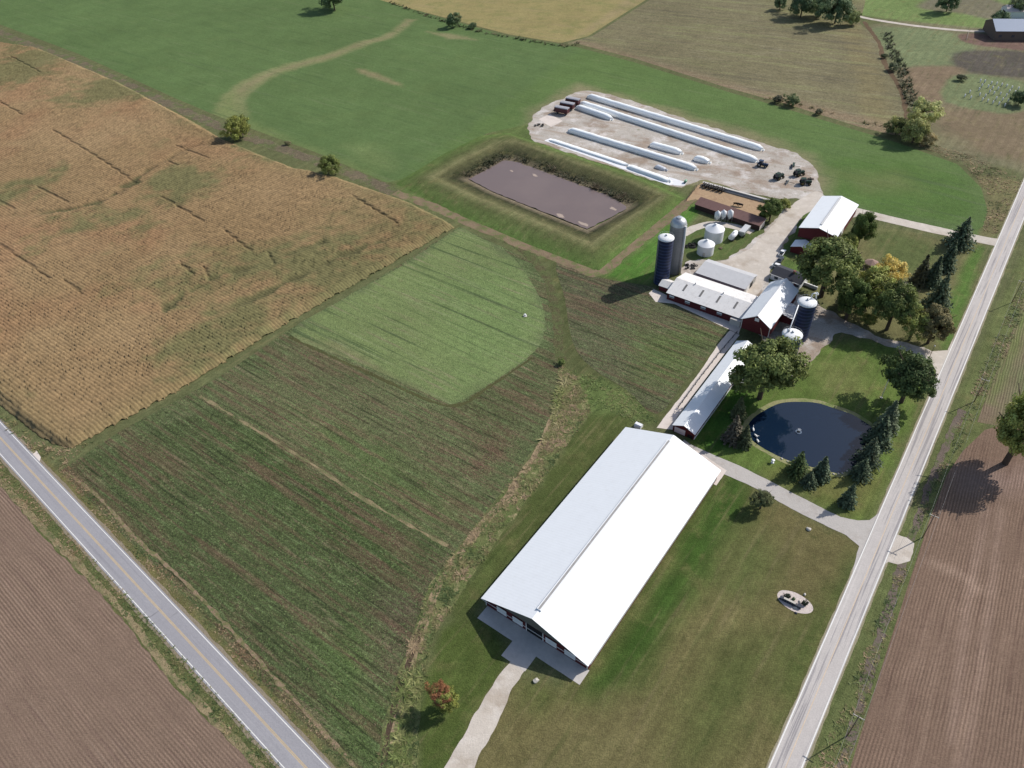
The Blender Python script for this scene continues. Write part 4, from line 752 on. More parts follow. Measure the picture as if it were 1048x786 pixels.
M_bluem = solid('blue_machine_paint', (.03, .05, .10), .45, var=.2); M_carw = solid('white_car_paint', (.78, .78, .78), .2, spec=.5, var=.03)
M_carg = solid('dark_car_paint', (.05, .055, .06), .25, spec=.5, var=.05); M_swan = solid('white_feathers', (.80, .79, .76), .8)
# ================================================================== BUILDINGS
def slab_roof(mb, x0, z0, x1, z1, y0, y1, th=.14):
    mb.prism([(x0, z0), (x1, z1), (x1, z1-th), (x0, z0-th)], y0, y1)
def gable(name, label, cat, loc, az, W_, L_, eave, ridge, wall, roof, ov=.45, ovg=.5, ridge_x=0.0, capm=None, group=None, wallmat2=None):
    """gabled farm building: local x across, y along the ridge, front is -y"""
    t = thing(name, label, cat, loc, az, group); w = W_/2-ov; l = L_/2-ovg; sl = lambda x: ridge+(eave-ridge)*abs(x-ridge_x)/((W_/2+ridge_x) if x < ridge_x else (W_/2-ridge_x))
    MB().prism([(-w, 0), (w, 0), (w, sl(w)-.2), (ridge_x, ridge-.2), (-w, sl(-w)-.2)], -l, l).build('wall', wall, t)
    mb = MB(); slab_roof(mb, -W_/2, eave, ridge_x, ridge, -L_/2, L_/2); slab_roof(mb, ridge_x, ridge, W_/2, eave, -L_/2, L_/2); rf = mb.build('roof', roof, t)
    if capm: MB().prism([(ridge_x-.45, ridge-.10), (ridge_x, ridge+.12), (ridge_x+.45, ridge-.10), (ridge_x, ridge-.02)], -L_/2+.02, L_/2-.02).build('ridge_cap', capm, rf)
    return t, rf
def frame(fl, fr, bl, z):
    A, B, D = at(*fl, z), at(*fr, z), at(*bl, z); return (B+D)/2, float(np.linalg.norm(B-A)), float(np.linalg.norm(D-A))
def door(t, name, x0, x1, y, z0, z1, mat, face='front', label=None, d=.05, handle=False):
    mb = MB()
    if face == 'front': mb.box(x0, x1, y-d, y-.004, z0, z1)
    elif face == 'back': mb.box(x0, x1, y+.004, y+d, z0, z1)
    elif face == 'left': mb.box(y-d, y-.004, x0, x1, z0, z1)
    else: mb.box(y+.004, y+d, x0, x1, z0, z1)
    return mb.build(name, mat, t, label)
# 1 the big freestall barn
ctr, Wb, Lb = frame((492.2, 612.1), (602.1, 682.4), (640, 436.8), 4.0)
barn, brf = gable('freestall_barn', 'huge white roofed barn, the largest building, near the lower centre', 'barn', (ctr[0], ctr[1], 0), 37.9, 33.5, Lb, 4.0, 9.9, M_red, M_roof, .5, 1.1)
yf = -Lb/2+1.1
MB().prism([(-.75, 9.85), (-.62, 10.18), (.62, 10.18), (.75, 9.85)], -Lb/2+3, Lb/2-3).build('ridge_vent', M_wht, brf); MB().box(-.28, .28, -Lb/2+3.2, Lb/2-3.2, 10.18, 10.24).build('vent_slot', solid('grey_vent', (.30, .29, .28), .8, var=.4, scale=.6), brf)
MB().prism([(-16.2, 3.95), (16.2, 3.95), (.0, 9.6)], yf-.06, yf-.005).build('gable_shade_panel', solid('shaded_gable', (.14, .14, .12), .8), barn)  # dark panel: the shade of the gable recess put into the colour
for x0, x1 in ((-12.4, -9.2), (-7.2, -3.9), (3.3, 6.7), (9.1, 12.4)):
    dd = door(barn, 'door', x0, x1, yf, .45, 3.2, M_wht); MB().box(x0-.1, x1+.1, yf-.16, yf-.055, 3.2, 3.4).build('door_track', M_dark, dd)
MB().box(-2.6, 2.4, yf-.05, yf-.004, 0, 3.7).build('drive_opening', M_dark, barn)
for x in (-2.75, 2.55, -16.0, 15.95): MB().box(x-.12, x+.12, yf-.1, yf-.002, 0, 3.85).build('post', M_trim, barn)
for s_ in (-1, 1): MB().box(s_*16.26-.03, s_*16.26+.03, -Lb/2+2, Lb/2-2, .9, 3.0).build('curtain', solid('curtain', (.48, .50, .50), .7), barn)
MB().box(-16.75, 16.75, -Lb/2-.05, -Lb/2, 3.80, 3.98).build('fascia', M_trim, barn)
def local(t_loc, az, pts): a = -R_(az); c, s_ = math.cos(a), math.sin(a); return np.array([(t_loc[0]+x*c-y*s_, t_loc[1]+x*s_+y*c) for x, y in pts])
flat('concrete_apron', local(ctr, 37.9, [(-15.6, yf-.02), (16.6, yf-.02), (16.6, yf-4.6), (3.5, yf-4.6), (3.5, yf-9.5), (-4.0, yf-9.5), (-4.0, yf-4.6), (-15.6, yf-4.6)]), .06, ground_mat('apron_concrete', col=rgb(190, 184, 178), vary=((.1, .15), (.8, .15), (3, .1)), bump=.1), label='concrete apron in front of the huge barn', cat='slab', rag=.06)
flat('concrete_apron', local(ctr, 37.9, [(-4, Lb/2-3), (17.2, Lb/2-3), (17.2, Lb/2+4.5), (6, Lb/2+7), (-4, Lb/2+4)]), .054, G_conc, label='pale concrete behind the far corner of the huge barn', cat='slab', rag=.2)
# 2 long white calf shed joined to the red barn
A, B = at(688.6, 434.5, 2.8), at(710.6, 445.7, 2.8); Ls = 52.8; dv = np.array([math.sin(R_(37.3)), math.cos(R_(37.3))]); ctr = (A+B)[:2]/2+dv*Ls/2
shed, srf = gable('long_shed', 'long narrow white roofed shed running up to the red barn', 'shed', ctr, 37.3, 8.2, Ls, 2.8, 4.7, M_red, M_roof, .3, .35); ys = -Ls/2+.35
door(shed, 'door', -3.2, .6, ys, .1, 2.4, M_wht); door(shed, 'door', 1.5, 3.3, ys, .1, 1.5, M_dark, label='dark low opening')
for k in range(5): door(shed, 'window', -18+8*k, -15+8*k, 3.8, 1.1, 2.1, M_glass, 'right')
MB().box(3.82, 3.9, -Ls/2+.4, Ls/2-.4, .0, .9).build('base_panel', M_wht, shed)
mb = MB(); slab_roof(mb, 4.12, 2.6, 7.6, 2.2, 6.0, 12.5); mb.box(7.2, 7.4, 6.3, 6.5, 0, 2.2); mb.box(7.2, 7.4, 12, 12.2, 0, 2.2); mb.build('lean_to', M_rgrey, shed)
# 3 red gable barn
ctr, Wr, Lr = frame((756.7, 335.8), (786.3, 345.8), (786.8, 297.7), 4.2)
rb_, rrf = gable('red_barn', 'tall red barn with a steep white roof between the sheds and silos', 'barn', ctr, 37.7, 11.4, Lr, 4.2, 7.9, M_red, M_roof, .3, .4, 0, M_trim); yr = -Lr/2+.4
MB().box(-5.42, -5.2, yr-.06, yr-.003, 0, 4.0).build('corner_board', M_trim, rb_); MB().box(5.2, 5.42, yr-.06, yr-.003, 0, 4.0).build('corner_board', M_trim, rb_)
door(rb_, 'door', -1.6, 1.6, yr, .0, 3.2, M_red); door(rb_, 'loft_door', -.8, .8, yr, 5.2, 6.6, M_trim)
mb = MB(); mb.prism([(5.45, 0), (10.2, 0), (10.2, 2.7), (5.45, 3.6)], -2.5, 5.5); mb.build('feed_room', M_red, rb_); mb = MB(); slab_roof(mb, 5.45, 3.85, 10.5, 2.8, -2.8, 5.8); mb.build('feed_room_roof', M_rgrey, rb_)
# 4 milking barn
a4, b4 = at(681.7, 299.4, 3.3), at(760.4, 327, 3.3); Lt = float(np.linalg.norm(b4-a4)); dx = (b4-a4)/Lt; dy_ = np.array([-dx[1], dx[0]]); Wt = 17.4
ctr = (a4+b4)[:2]/2+dy_*Wt/2; azt = math.degrees(math.atan2(dx[0], dx[1]))          # ridge runs along dx
tie, trf = gable('milking_barn', 'long low barn with stained white roof and five wall windows', 'barn', ctr, azt, Wt, Lt, 3.3, 5.5, M_redY, M_roofo, .35, .4)
# local: +x is toward the camera side (right of the ridge direction)
for k in range(5):
    y = -Lt/2+1.6+k*(Lt-3.0)/4.35; w_ = door(tie, 'window', y, y+1.9, Wt/2-.35, 1.5, 2.6, M_glass, 'right'); MB().box(Wt/2-.30, Wt/2-.22, y-.15, y+2.05, 1.40, 1.5).build('sill', M_trim, w_); MB().box(Wt/2-.30, Wt/2-.24, y-.1, y+2.0, 1.9, 2.55).build('blind', M_wht, w_)
for k in range(4):
    y = -Lt/2+5.2+k*7.2; sl = (5.5-3.3)/(Wt/2)
    mb = MB(); mb.prism([(1.6, 5.5-sl*1.6+.10), (5.2, 5.5-sl*5.2+.10), (5.2, 5.5-sl*5.2+.02), (1.6, 5.5-sl*1.6+.02)], y, y+.75); mb.build('skylight', solid('skylight_grey', (.16, .155, .15), .6, var=.3), trf)
mb = MB(); mb.prism([(-1.2, 0), (4.4, 0), (4.4, 2.4), (1.6, 3.5), (-1.2, 2.4)], -Lt/2-5.2, -Lt/2+.35); mb.build('milk_room', M_red, tie)
mb = MB(); slab_roof(mb, -1.5, 2.45, 1.6, 3.75, -Lt/2-5.5, -Lt/2-.05); slab_roof(mb, 1.6, 3.75, 4.7, 2.45, -Lt/2-5.5, -Lt/2-.05); mb.build('milk_room_roof', M_roofo, tie)
MB().box(Wt/2-.34, Wt/2+1.2, Lt/2-4.6, Lt/2-.4, 0, 2.7).build('end_block', M_cwall, tie)
MB().tube((0, -8, 5.45), (0, -8, 6.1), .25, .25, 10).build('vent_pipe', M_steel, trf); MB().tube((0, 4, 5.45), (0, 4, 6.1), .25, .25, 10).build('vent_pipe', M_steel, trf)
# 5 grey shed
ctr5 = (at(713.2, 278, 3.2)+at(774, 282.5, 3.2))[:2]/2; L5 = 22.0
g5, g5r = gable('grey_shed', 'grey metal roofed shed behind the milking barn', 'shed', ctr5, 128.5, 12.4, L5, 3.2, 4.15, solid('grey_siding', (.40, .39, .37), .7, var=.12), M_rgrey, .25, .3, -2.6)
door(g5, 'door', 1.0, 4.0, L5/2-.3, 0, 2.6, M_wht, 'back'); door(g5, 'door', -2.6, 0.2, L5/2-.3, 0, 2.4, M_dark, 'back', 'dark open doorway')
# 6 machine shed and its annex
ctr, Wm, Lm = frame((814.4, 242.4), (852.4, 251.3), (840.7, 210.3), 4.4)
ms, mrf = gable('machine_shed', 'white roofed red machine shed beside the upper driveway', 'shed', ctr, 36.0, 16.4, Lm, 4.4, 6.6, M_red, M_roof, .35, .4)
MB().prism([(-.5, 6.55), (-.4, 6.9), (.4, 6.9), (.5, 6.55)], -Lm/2+3, Lm/2-2).build('ridge_vent', solid('dull_ridge', (.5, .5, .5), .6), mrf)
door(ms, 'door', -6.0, -1.0, -Lm/2+.4, 0, 3.6, M_red); door(ms, 'side_door', -8, -4, 7.85, 0, 3.2, M_wht, 'right')
ctr = (at(808, 251, 2.8)+at(835, 252, 2.8))[:2]/2
an, anr = gable('garage', 'small white roofed red garage in front of the machine shed', 'garage', ctr, 36.0, 8.6, 6.4, 2.8, 4.2, M_red, M_roof, .25, .3)
door(an, 'door', -2.8, 1.2, -2.9, 0, 2.3, M_red); door(an, 'window', 2.0, 3.2, -2.9, 1.0, 2.0, M_glass)
# 7 low house with a dark roof, shaded by the big tree
a7, b7 = at(788.2, 280.0, 2.5), at(819.5, 292.0, 2.5); L7 = float(np.linalg.norm(b7-a7)); d7 = (b7-a7)/L7; n7 = np.array([-d7[1], d7[0]]); ctr = (a7+b7)[:2]/2+n7*4.3
hs, hrf = gable('ranch_house', 'low pale house with dark shingle roof under the big tree', 'house', ctr, math.degrees(math.atan2(d7[0], d7[1])), 8.6, L7, 2.5, 4.2, M_wht, M_rdark, .12, .4)
for k in range(3): w_ = door(hs, 'window', -L7/2+2+k*4.6, -L7/2+3.6+k*4.6, 4.18, .9, 2.0, M_glass, 'right'); MB().box(4.19, 4.26, -L7/2+1.9+k*4.6, -L7/2+3.7+k*4.6, .8, .9).build('sill', M_trim, w_)
door(hs, 'door', L7/2-3, L7/2-2, 4.18, 0, 2.1, M_red, 'right'); MB().box(-.5, .5, 1, 1.9, 3.6, 5.1).build('chimney', solid('chimney_brick', (.22, .10, .08), .9, var=.3), hrf); MB().box(4.3, 4.42, -L7/2, L7/2, 2.34, 2.52).build('gutter', M_trim, hrf)
p = at(829, 294)[:2]; lw = thing('garden_wall', 'short pale wall continuing the line of the low house', 'wall', p, math.degrees(math.atan2(d7[0], d7[1])))
MB().box(-.2, .2, -3, 3, 0, 1.3).build('wall', M_cwall, lw); MB().box(-.28, .28, -3.05, 3.05, 1.3, 1.42).build('coping', M_trim, lw)
p = at(918, 297, 3)[:2]; fh, _ = gable('farmhouse', 'brown grey roofed farmhouse mostly hidden in the grove', 'house', p, 20, 9, 13, 3.0, 5.2, M_wht, solid('brown_shingles', rgb(140, 126, 112), .9, var=.2, scale=3), .3, .4)
door(fh, 'window', -3, -1.6, -6.1, 1, 2.2, M_glass); door(fh, 'door', .5, 1.5, -6.1, 0, 2.1, M_wht)
p = at(892, 270, 1.5)[:2]; gz = thing('garden_shelter', 'little pinkish roofed shelter on the lawn by the yellow tree', 'shelter', p, 30)
mb = MB(); mb.lathe([(3.0, 2.1), (2.9, 2.2), (.15, 3.4), (0, 3.45)], 8, sm=False); mb.build('roof', solid('pink_brown_shingles', rgb(148, 122, 110), .9, var=.2, scale=3), gz)
for k in range(4): a = math.pi/4+k*math.pi/2; MB().box(2.3*math.cos(a)-.08, 2.3*math.cos(a)+.08, 2.3*math.sin(a)-.08, 2.3*math.sin(a)+.08, 0, 2.15).build('post', M_wood, gz)
# 8 open fronted heifer shed with a brown roof, its lot, bunk and rails
a8, b8 = at(710.6, 208.8, 2.6), at(778, 231.5, 2.6); L8 = float(np.linalg.norm(b8-a8)); d8 = (b8-a8)/L8; n8 = np.array([-d8[1], d8[0]]); W8 = 5.6; az8 = math.degrees(math.atan2(d8[0], d8[1])); ctr = (a8+b8)[:2]/2+n8*W8/2
h8 = thing('heifer_shed', 'long brown roofed shed along the cattle lot', 'shed', ctr, az8)
MB().prism([(W8/2-.3, 0), (W8/2-.3, 2.45), (-W8/2+.3, 3.75), (-W8/2+.3, 3.55), (W8/2-.55, 2.2), (W8/2-.55, 0)], -L8/2+.3, L8/2-.3).build('wall', solid('shade_dark_siding', rgb(70, 52, 48), .9, var=.2), h8)  # siding colour darkened to carry the shade below the eave
for y in (-L8/2+.3, L8/2-.5): MB().prism([(-W8/2+.3, 0), (W8/2-.3, 0), (W8/2-.3, 2.4), (-W8/2+.3, 3.7)], y, y+.2).build('end_wall', M_cwall, h8)
mb = MB(); slab_roof(mb, -W8/2, 4.0, W8/2, 2.6, -L8/2, L8/2); rf8 = mb.build('roof', M_rbrown, h8); MB().box(-W8/2, W8/2, 0, .08, 0, .1, Matrix.Translation((0, L8/2, 3.0)) @ Matrix.Rotation(math.atan2(1.4, W8), 4, 'Y')).build('barge_board', M_trim, rf8)
for k in range(6): y = -L8/2+.6+k*(L8-1.2)/5; MB().box(-W8/2+.35, -W8/2+.6, y-.12, y+.12, 0, 3.7).build('post', M_wood, h8)
a9, b9 = at(719, 187.5, .8)[:2], at(788.5, 206.5, .8)[:2]; L9 = float(np.linalg.norm(b9-a9)); d9 = (b9-a9)/L9; az9 = math.degrees(math.atan2(d9[0], d9[1]))
bk = thing('feed_bunk', 'long pale concrete feed bunk along the back of the cattle lot', 'feed bunk', (a9+b9)/2, az9)
MB().prism([(-.9, 0), (.9, 0), (.95, .65), (.75, .7), (.5, .3), (-.5, .3), (-.75, 1.0), (-.95, 1.0)], -L9/2, L9/2).build('trough', M_cwall, bk); MB().box(-1.15, -.95, -L9/2, L9/2, 0, 1.35).build('back_wall', solid('bunk_board', (.62, .60, .56), .8, var=.12), bk); MB().box(-.95, .35, -L9/2, L9/2, 1.36, 1.46).build('bunk_cover', M_cwall, bk)
def rail_fence(name, label, P, h=1.3, step=3.0, mat=M_wood, rails=3, group=None):
    P = np.asarray(P); t = thing(name, label, 'fence', P[0], 0, group); O = P[0]; rl = MB()
    for a, b in zip(P[:-1], P[1:]):
        n = max(1, int(np.linalg.norm(b-a)/step))
        for k in range(n+1):
            q = a+(b-a)*k/n-O
            MB().box(q[0]-.09, q[0]+.09, q[1]-.09, q[1]+.09, 0, h).build('post', mat, t)
        for r in range(rails): z = h*(.35+.3*r); rl.tube((*(a-O), z), (*(b-O), z), .05, n=5)
    rl.build('rail', mat, t); return t
rail_fence('lot_fence', 'brown board fence closing the left end of the cattle lot', W([(715, 188.5), (708, 198), (702.5, 205.5)]))
rail_fence('lot_fence', 'short pale rail fence at the right end of the cattle lot', W([(788, 208), (780, 221)]), mat=M_cwall)
rail_fence('cattle_fence', 'dark pipe fence down the concrete cattle lane', W([(754, 341), (737, 361), (716, 388), (694, 418)]), 1.2, 3.5, solid('dark_pipe', (.05, .05, .055), .6))
# ================================================================== SILOS AND BINS
def tower_silo(label, u, v, z, r, h, cap=True, group='blue upright silos'):
    p = at(u, v, z)[:2]; t = thing('blue_silo', label, 'silo', p, 0, None)
    prof = []; n = int(h/1.45)
    for k in range(n): z0 = h*k/n; prof += [(r, z0)]
    MB().lathe(prof+[(r, h)], 36).build('shell', M_blue, t)
    rf = MB().lathe([(r+.10, h-.25), (r+.12, h), (r*.75, h+.45), (r*.4, h+.75), (0, h+.9)], 36).build('roof', M_wht, t)
    MB().lathe([(.45, h+.85), (.45, h+1.3), (0, h+1.4)], 14).build('roof_hatch', M_steel, rf)
    mb = MB(); a = R_(200); ca, sa = math.cos(a), math.sin(a)
    for s_ in (-.25, .25): mb.tube(((r+.2)*ca-s_*sa, (r+.2)*sa+s_*ca, .5), ((r+.2)*ca-s_*sa, (r+.2)*sa+s_*ca, h+1), .035, n=5)
    for k in range(int(h/.5)): mb.tube(((r+.2)*ca-.25*sa, (r+.2)*sa+.25*ca, .6+k*.5), ((r+.2)*ca+.25*sa, (r+.2)*sa-.25*ca, .6+k*.5), .03, n=4, cap=False)
    mb.build('ladder', M_steel, t)
    mb = MB()
    for k in range(20):
        b = 6.283*k/20; mb.tube(((r-.1)*math.cos(b), (r-.1)*math.sin(b), h), ((r-.1)*math.cos(b), (r-.1)*math.sin(b), h+1.0), .025, n=4)
        c2 = 6.283*(k+1)/20; mb.tube(((r-.1)*math.cos(b), (r-.1)*math.sin(b), h+1.0), ((r-.1)*math.cos(c2), (r-.1)*math.sin(c2), h+1.0), .025, n=4)
    mb.build('railing', M_steel, rf); return t
tower_silo('dark blue silo with white top at the left end of the milking barn', 681.8, 243, 21.3, 3.15, 21.3)
s2 = tower_silo('upper of the two blue silos beside the red barn', 826.3, 309, 16.5, 3.35, 16.5)
s3 = tower_silo('lower of the two blue silos, by the largest tree', 811, 342, 15.2, 3.4, 15.2)
mb = MB(); mb.tube((1.5, 1.0, 17.2), (1.5, 1.0, 19.3), .2); mb.tube((1.5, 1.0, 19.3), (2.8, 1.2, 19.4), .2); mb.tube((2.8, 1.2, 19.4), (3.6, 1.3, 17.0), .2); mb.tube((3.5, 2.0, 19.0), (4.2, 2.1, 18.0), .35); mb.build('filler_pipe', M_wht, s2)
d_ = np.array(s3.location)-np.array(s2.location)
tb = thing('transfer_tube', 'slanting white tube joining the two blue silos', 'tube', s3.location)
e = Vector((-d_[0]*.86-2.6, -d_[1]*.86, 17.0)); q_ = Vector((-1.2, .6, 16.4)); MB().tube(q_, e, .19).build('tube', M_wht, tb); MB().tube(q_+Vector((0, 0, -.4)), q_+Vector((0, 0, .5)), .3).build('coupling', M_steel, tb)
p = at(694.7, 229, 22.6)[:2]; cs = thing('concrete_silo', 'tall grey concrete silo with silver dome', 'silo', p)
r, h = 3.3, 22.6; MB().lathe([(r, 0), (r, h)], 36).build('shell', M_conc2, cs)
dm = MB().lathe([(r+.1, h-.2), (r+.1, h)]+[(r*math.cos(a), h+r*.92*math.sin(a)) for a in np.linspace(.05, 1.5708, 9)], 28).build('dome', M_steel, cs)
MB().lathe([(r*math.cos(a)+.03, h+.2+r*.92*math.sin(a)) for a in (1.2, 1.3, 1.5708)], 16).build('dome_cap', M_steel, dm)
mb = MB()
for k in range(28): z = .5+k*.8; mb.lathe([(r+.005, z-.03), (r+.045, z), (r+.005, z+.03)], 36)
mb.build('hoop', solid('hoop_steel', (.20, .19, .18), .7, .3), cs)
a = R_(-52); mb = MB(); mb.tube(((r+.35)*math.cos(a), (r+.35)*math.sin(a), .5), ((r+.35)*math.cos(a), (r+.35)*math.sin(a), h+.4), .52, n=12); mb.build('chute', solid('chute_metal', (.55, .54, .52), .5, var=.12, streaks=.2), cs)
def grain_bin(label, u, v, z, r, h):
    p = at(u, v, z)[:2]; t = thing('grain_bin', label, 'grain bin', p, 0)
    MB().lathe([(r, 0), (r, h)], 36).build('shell', M_gbin, t); rf = MB().lathe([(r+.15, h-.06), (r+.12, h+.05), (.55, h+r*.5), (.5, h+r*.5+.1)], 30, sm=False).build('roof', M_wht, t)
    MB().lathe([(.55, h+r*.5), (.6, h+r*.5+.35), (0, h+r*.5+.5)], 14).build('cap', M_wht, rf); a = -2.0
    MB().box(-.5, .5, -.1, .1, .3, 2.1, Matrix.Rotation(a+math.pi/2, 4, 'Z') @ Matrix.Translation((0, -r-.02, 0))).build('door', M_steel, t); return t
grain_bin('larger white grain bin by the brown roofed shed', 731.8, 234.0, 5.6, 4.15, 5.6)
grain_bin('smaller white grain bin in front of the larger one', 723.0, 249.5, 4.6, 3.55, 4.6)
def hopper(label, u, v):
    t = thing('feed_hopper', label, 'feed bin', at(u, v, 4.2)[:2], 0, 'feed hoppers beside the brown roofed shed')
    MB().lathe([(.25, 1.2), (1.35, 3.0), (1.35, 5.0), (.35, 5.8), (.3, 5.95), (0, 6.0)], 18).build('tank', M_wht, t)
    for k in range(4): a = .785+k*1.571; MB().tube((1.3*math.cos(a), 1.3*math.sin(a), 0), (1.3*math.cos(a), 1.3*math.sin(a), 3.2), .09, n=6).build('leg', M_steel, t)
    return t
hopper('left of the three white feed hoppers on legs', 734.6, 219.3); hopper('middle of the three white feed hoppers on legs', 740.6, 218.4); hopper('right of the three white feed hoppers on legs', 747.6, 218.2)
# ================================================================== SILAGE BAGS
def bag(label, u0, v0, u1, v1, r=1.75, hgt=2.6, mat=None, name='silage_bag', taper=1.0, group=None):
    a, b = at(u0, v0, hgt*.5)[:2], at(u1, v1, hgt*.5)[:2]; L = float(np.linalg.norm(b-a)); n = max(14, int(L/2.2)); q = random.Random(int(u0*7+v0))
    t = thing(name, label, 'silage bag', a, math.degrees(math.atan2(*(b-a))), group); V = []; Fc = []; m = 13
    for i in range(n+1):
        y = L*i/n; e = min(1, (y+.3)/2.0); e2 = min(1, (L-y+.3)/(4.5*taper)); k = math.sqrt(max(.02, 1-(1-e)**2))*(.25+.75*math.sqrt(max(.01, 1-(1-e2)**2)))*(1+.07*(q.random()-.5)); dx_ = .12*(q.random()-.5)
        for j in range(m):
            th = math.pi*(-.12+1.24*j/(m-1)); V.append((dx_+r*(.55+.45*k)*math.cos(th)*(1.0), y, max(0.0, hgt*k*(.22+.78*math.copysign(abs(math.sin(th))**.55, math.sin(th))))))
    for i in range(n):
        for j in range(m-1): Fc.append((i*m+j, i*m+j+1, (i+1)*m+j+1, (i+1)*m+j))
    Fc += [tuple(range(m)), tuple(range(n*m, n*m+m))[::-1]]
    o = mesh_from('film', V, Fc, mat or M_bag, t, smooth=True)
    mb = MB(); mb.tube((0, L+.1, .15), (0, L+1.2, .1), .5, .9, 10); mb.build('gathered_end', mat or M_bag, t)
    return t
bag('longest white silage bag, farthest from the lagoon', 602, 97.5, 780.5, 151.5)
bag('second long white silage bag, ending at the dark bagger', 594, 104.5, 775, 163.5)
bag('short white silage bag lying against the left part of the second', 590.5, 108.5, 626, 120.5)
bag('long white silage bag in the middle of the yard', 582.5, 132, 712.5, 171.5)
bag('short white silage bag nearest the middle of the yard', 666, 146.8, 697.5, 155.2)
bag('shortest white silage bag, right of the middle', 711, 160.8, 725.8, 164.6)
bag('low flattened white silage bag along the lagoon side', 563, 142.5, 642, 168.5, 1.5, 1.0)
bag('low white silage bag with grey side nearest the lagoon corner', 643, 169.5, 685, 184.5, 1.7, 1.5)
bag('small grey wrapped bag by the lagoon side bags', 671, 169.5, 681.5, 173.0, 1.3, 1.6, M_bag2)
flat('plastic_sheet', W([(557, 144), (563, 141.5), (640, 170.5), (686, 186.5), (690, 189), (684, 189.5), (638, 173)]), .07, solid('white_ground_sheet', (.74, .74, .75), .5, var=.1, scale=.4), kind=None, label='white plastic sheet spread along the lagoon side of the yard', cat='plastic sheet', rag=.3)
flat('plastic_sheet', W([(684, 181), (703, 187), (700, 190), (690, 190), (685, 187)]), .073, solid('white_ground_sheet_b', (.70, .70, .71), .5, var=.12, scale=.4), kind=None, label='short white plastic sheet at the end of the lagoon side bags', cat='plastic sheet', rag=.3)
# ================================================================== MACHINES
def wheel(parent, x, y, r, w, rim=M_rim):
    o = MB().lathe([(r*.55, -w/2), (r*.92, -w/2), (r, -w*.3), (r, w*.3), (r*.92, w/2), (r*.55, w/2)], 18); o2 = MB()
    wh = o.build('wheel', M_tyre, parent); wh.rotation_euler = (0, math.pi/2, 0); wh.location = (x, y, r)
    MB().lathe([(0, -w*.42), (r*.55, -w*.38), (r*.58, 0), (r*.55, w*.38), (0, w*.42)], 14).build('rim', rim, wh); return wh
def tractor(label, u, v, az, paint=None, rim=None, s=1.0):
    paint = paint or M_green; rim = rim or M_yel2; t = thing('tractor', label, 'tractor', at(u, v, 1)[:2], az, None, s)
    MB().prism([(-.45, .9), (.45, .9), (.5, 1.5), (.38, 1.75), (-.38, 1.75), (-.5, 1.5)], .5, 2.7).build('hood', paint, t); MB().box(-.4, .4, -1.5, 2.4, .6, 1.0).build('chassis', M_dark, t)
    cb = MB().prism([(-.75, 1.2), (.75, 1.2), (.65, 2.6), (-.65, 2.6)], -1.2, .45).build('cab', M_glass, t); MB().box(-.75, .75, -1.35, .55, 2.6, 2.75).build('cab_roof', paint, cb)
    for x in (-1.05, 1.05):
        wheel(t, x, -.75, .95, .6, rim); wheel(t, x*.82, 2.0, .6, .4, rim); MB().prism([(-.35, 1.85), (.35, 1.85), (.35, 1.95), (-.35, 1.95)], -1.4, -.1).build('fender', paint, t).location = (x, 0, 0)
    MB().tube((.3, 1.6, 1.7), (.3, 1.6, 2.6), .06).build('exhaust', M_dark, t); MB().box(-.42, .42, 2.7, 2.76, 1.0, 1.6).build('grille', M_dark, t); return t
tractor('dark tractor parked on the gravel left of the machine cluster', 796.5, 181.5, 60, s=1.25); tractor('dark tractor at the front of the machine cluster', 823, 187, 100, s=1.25); tractor('dark green tractor in the middle of the machine cluster', 817, 178, 70, s=1.25)
tractor('blue tractor at the open end of the second silage bag', 779.5, 168.5, 125, M_bluem, M_rim, 1.2)
def implement(label, u, v, az, kind):
    t = thing('farm_implement', label, 'implement', at(u, v, .6)[:2], az, None)
    MB().box(-2.2, 2.2, -.12, .12, .75, .95).build('toolbar', M_green, t); MB().tube((0, 0, .8), (0, 3.2, .6), .1).build('drawbar', M_dark, t); mb = MB()
    for k in range(9): x = -2.0+.5*k; mb.tube((x, -.1, .9), (x, -.55, .05), .05, n=5); mb.tube((x-.04, -.55, .28), (x+.04, -.55, .28), .28, n=12)
    mb.build('discs', M_steel, t)
    for x in (-1.4, 1.4): wheel(t, x, -1.0, .42, .25)
    if kind: MB().prism([(-1.8, 1.0), (1.8, 1.0), (2.0, 1.7), (-2.0, 1.7)], -.5, .5).build('seed_box', M_green, t)
    return t
implement('dark planter at the back of the machine cluster', 812, 170, 110, 1); implement('grey disc implement between the parked tractors', 806.5, 186.5, 120, 0)
def tyre_pile(label, u, v, n, s=1.0):
    t = thing('tyre_pile', label, 'tyre pile', at(u, v, .5)[:2], 0); q = random.Random(n)
    for k in range(n):
        o = MB().lathe([(.32, -.14), (.52, -.16), (.58, 0), (.52, .16), (.32, .14)], 12).build('tyre', M_tyre, t); a = q.random()*6.28; r = 2.2*q.random()**.5
        o.location = (r*math.cos(a)*1.5, r*math.sin(a), .2+max(0, 1-r/2.2)*q.random()*.9); o.rotation_euler = (q.random()*.8, q.random()*.8, 0)
    return t
tyre_pile('heap of black tyres at the right of the machine cluster', 826, 183.5, 16); tyre_pile('heap of black tyres beside the smaller grain bin', 707.5, 250.5, 26); tyre_pile('small dark heap at the far corner of the silage yard', 552, 128, 14); tyre_pile('dark heap between concrete silo and grey shed', 706, 272, 16)
def debris(name, label, cat, u, v, az, boxes):
    t = thing(name, label, cat, at(u, v)[:2], az)
    for k, (nm, x0, x1, y0, y1, z0, z1, m) in enumerate(boxes): MB().box(x0, x1, y0, y1, z0, z1).build(nm, m, t)
    return t
def slats(z): return [('slat', -.6, .6, -.5+.25*k, -.36+.25*k, z, z+.04, M_wood) for k in range(5)]+[('runner', x, x+.08, -.5, .64, z-.1, z-.004, M_wood) for x in (-.58, -.04, .5)]
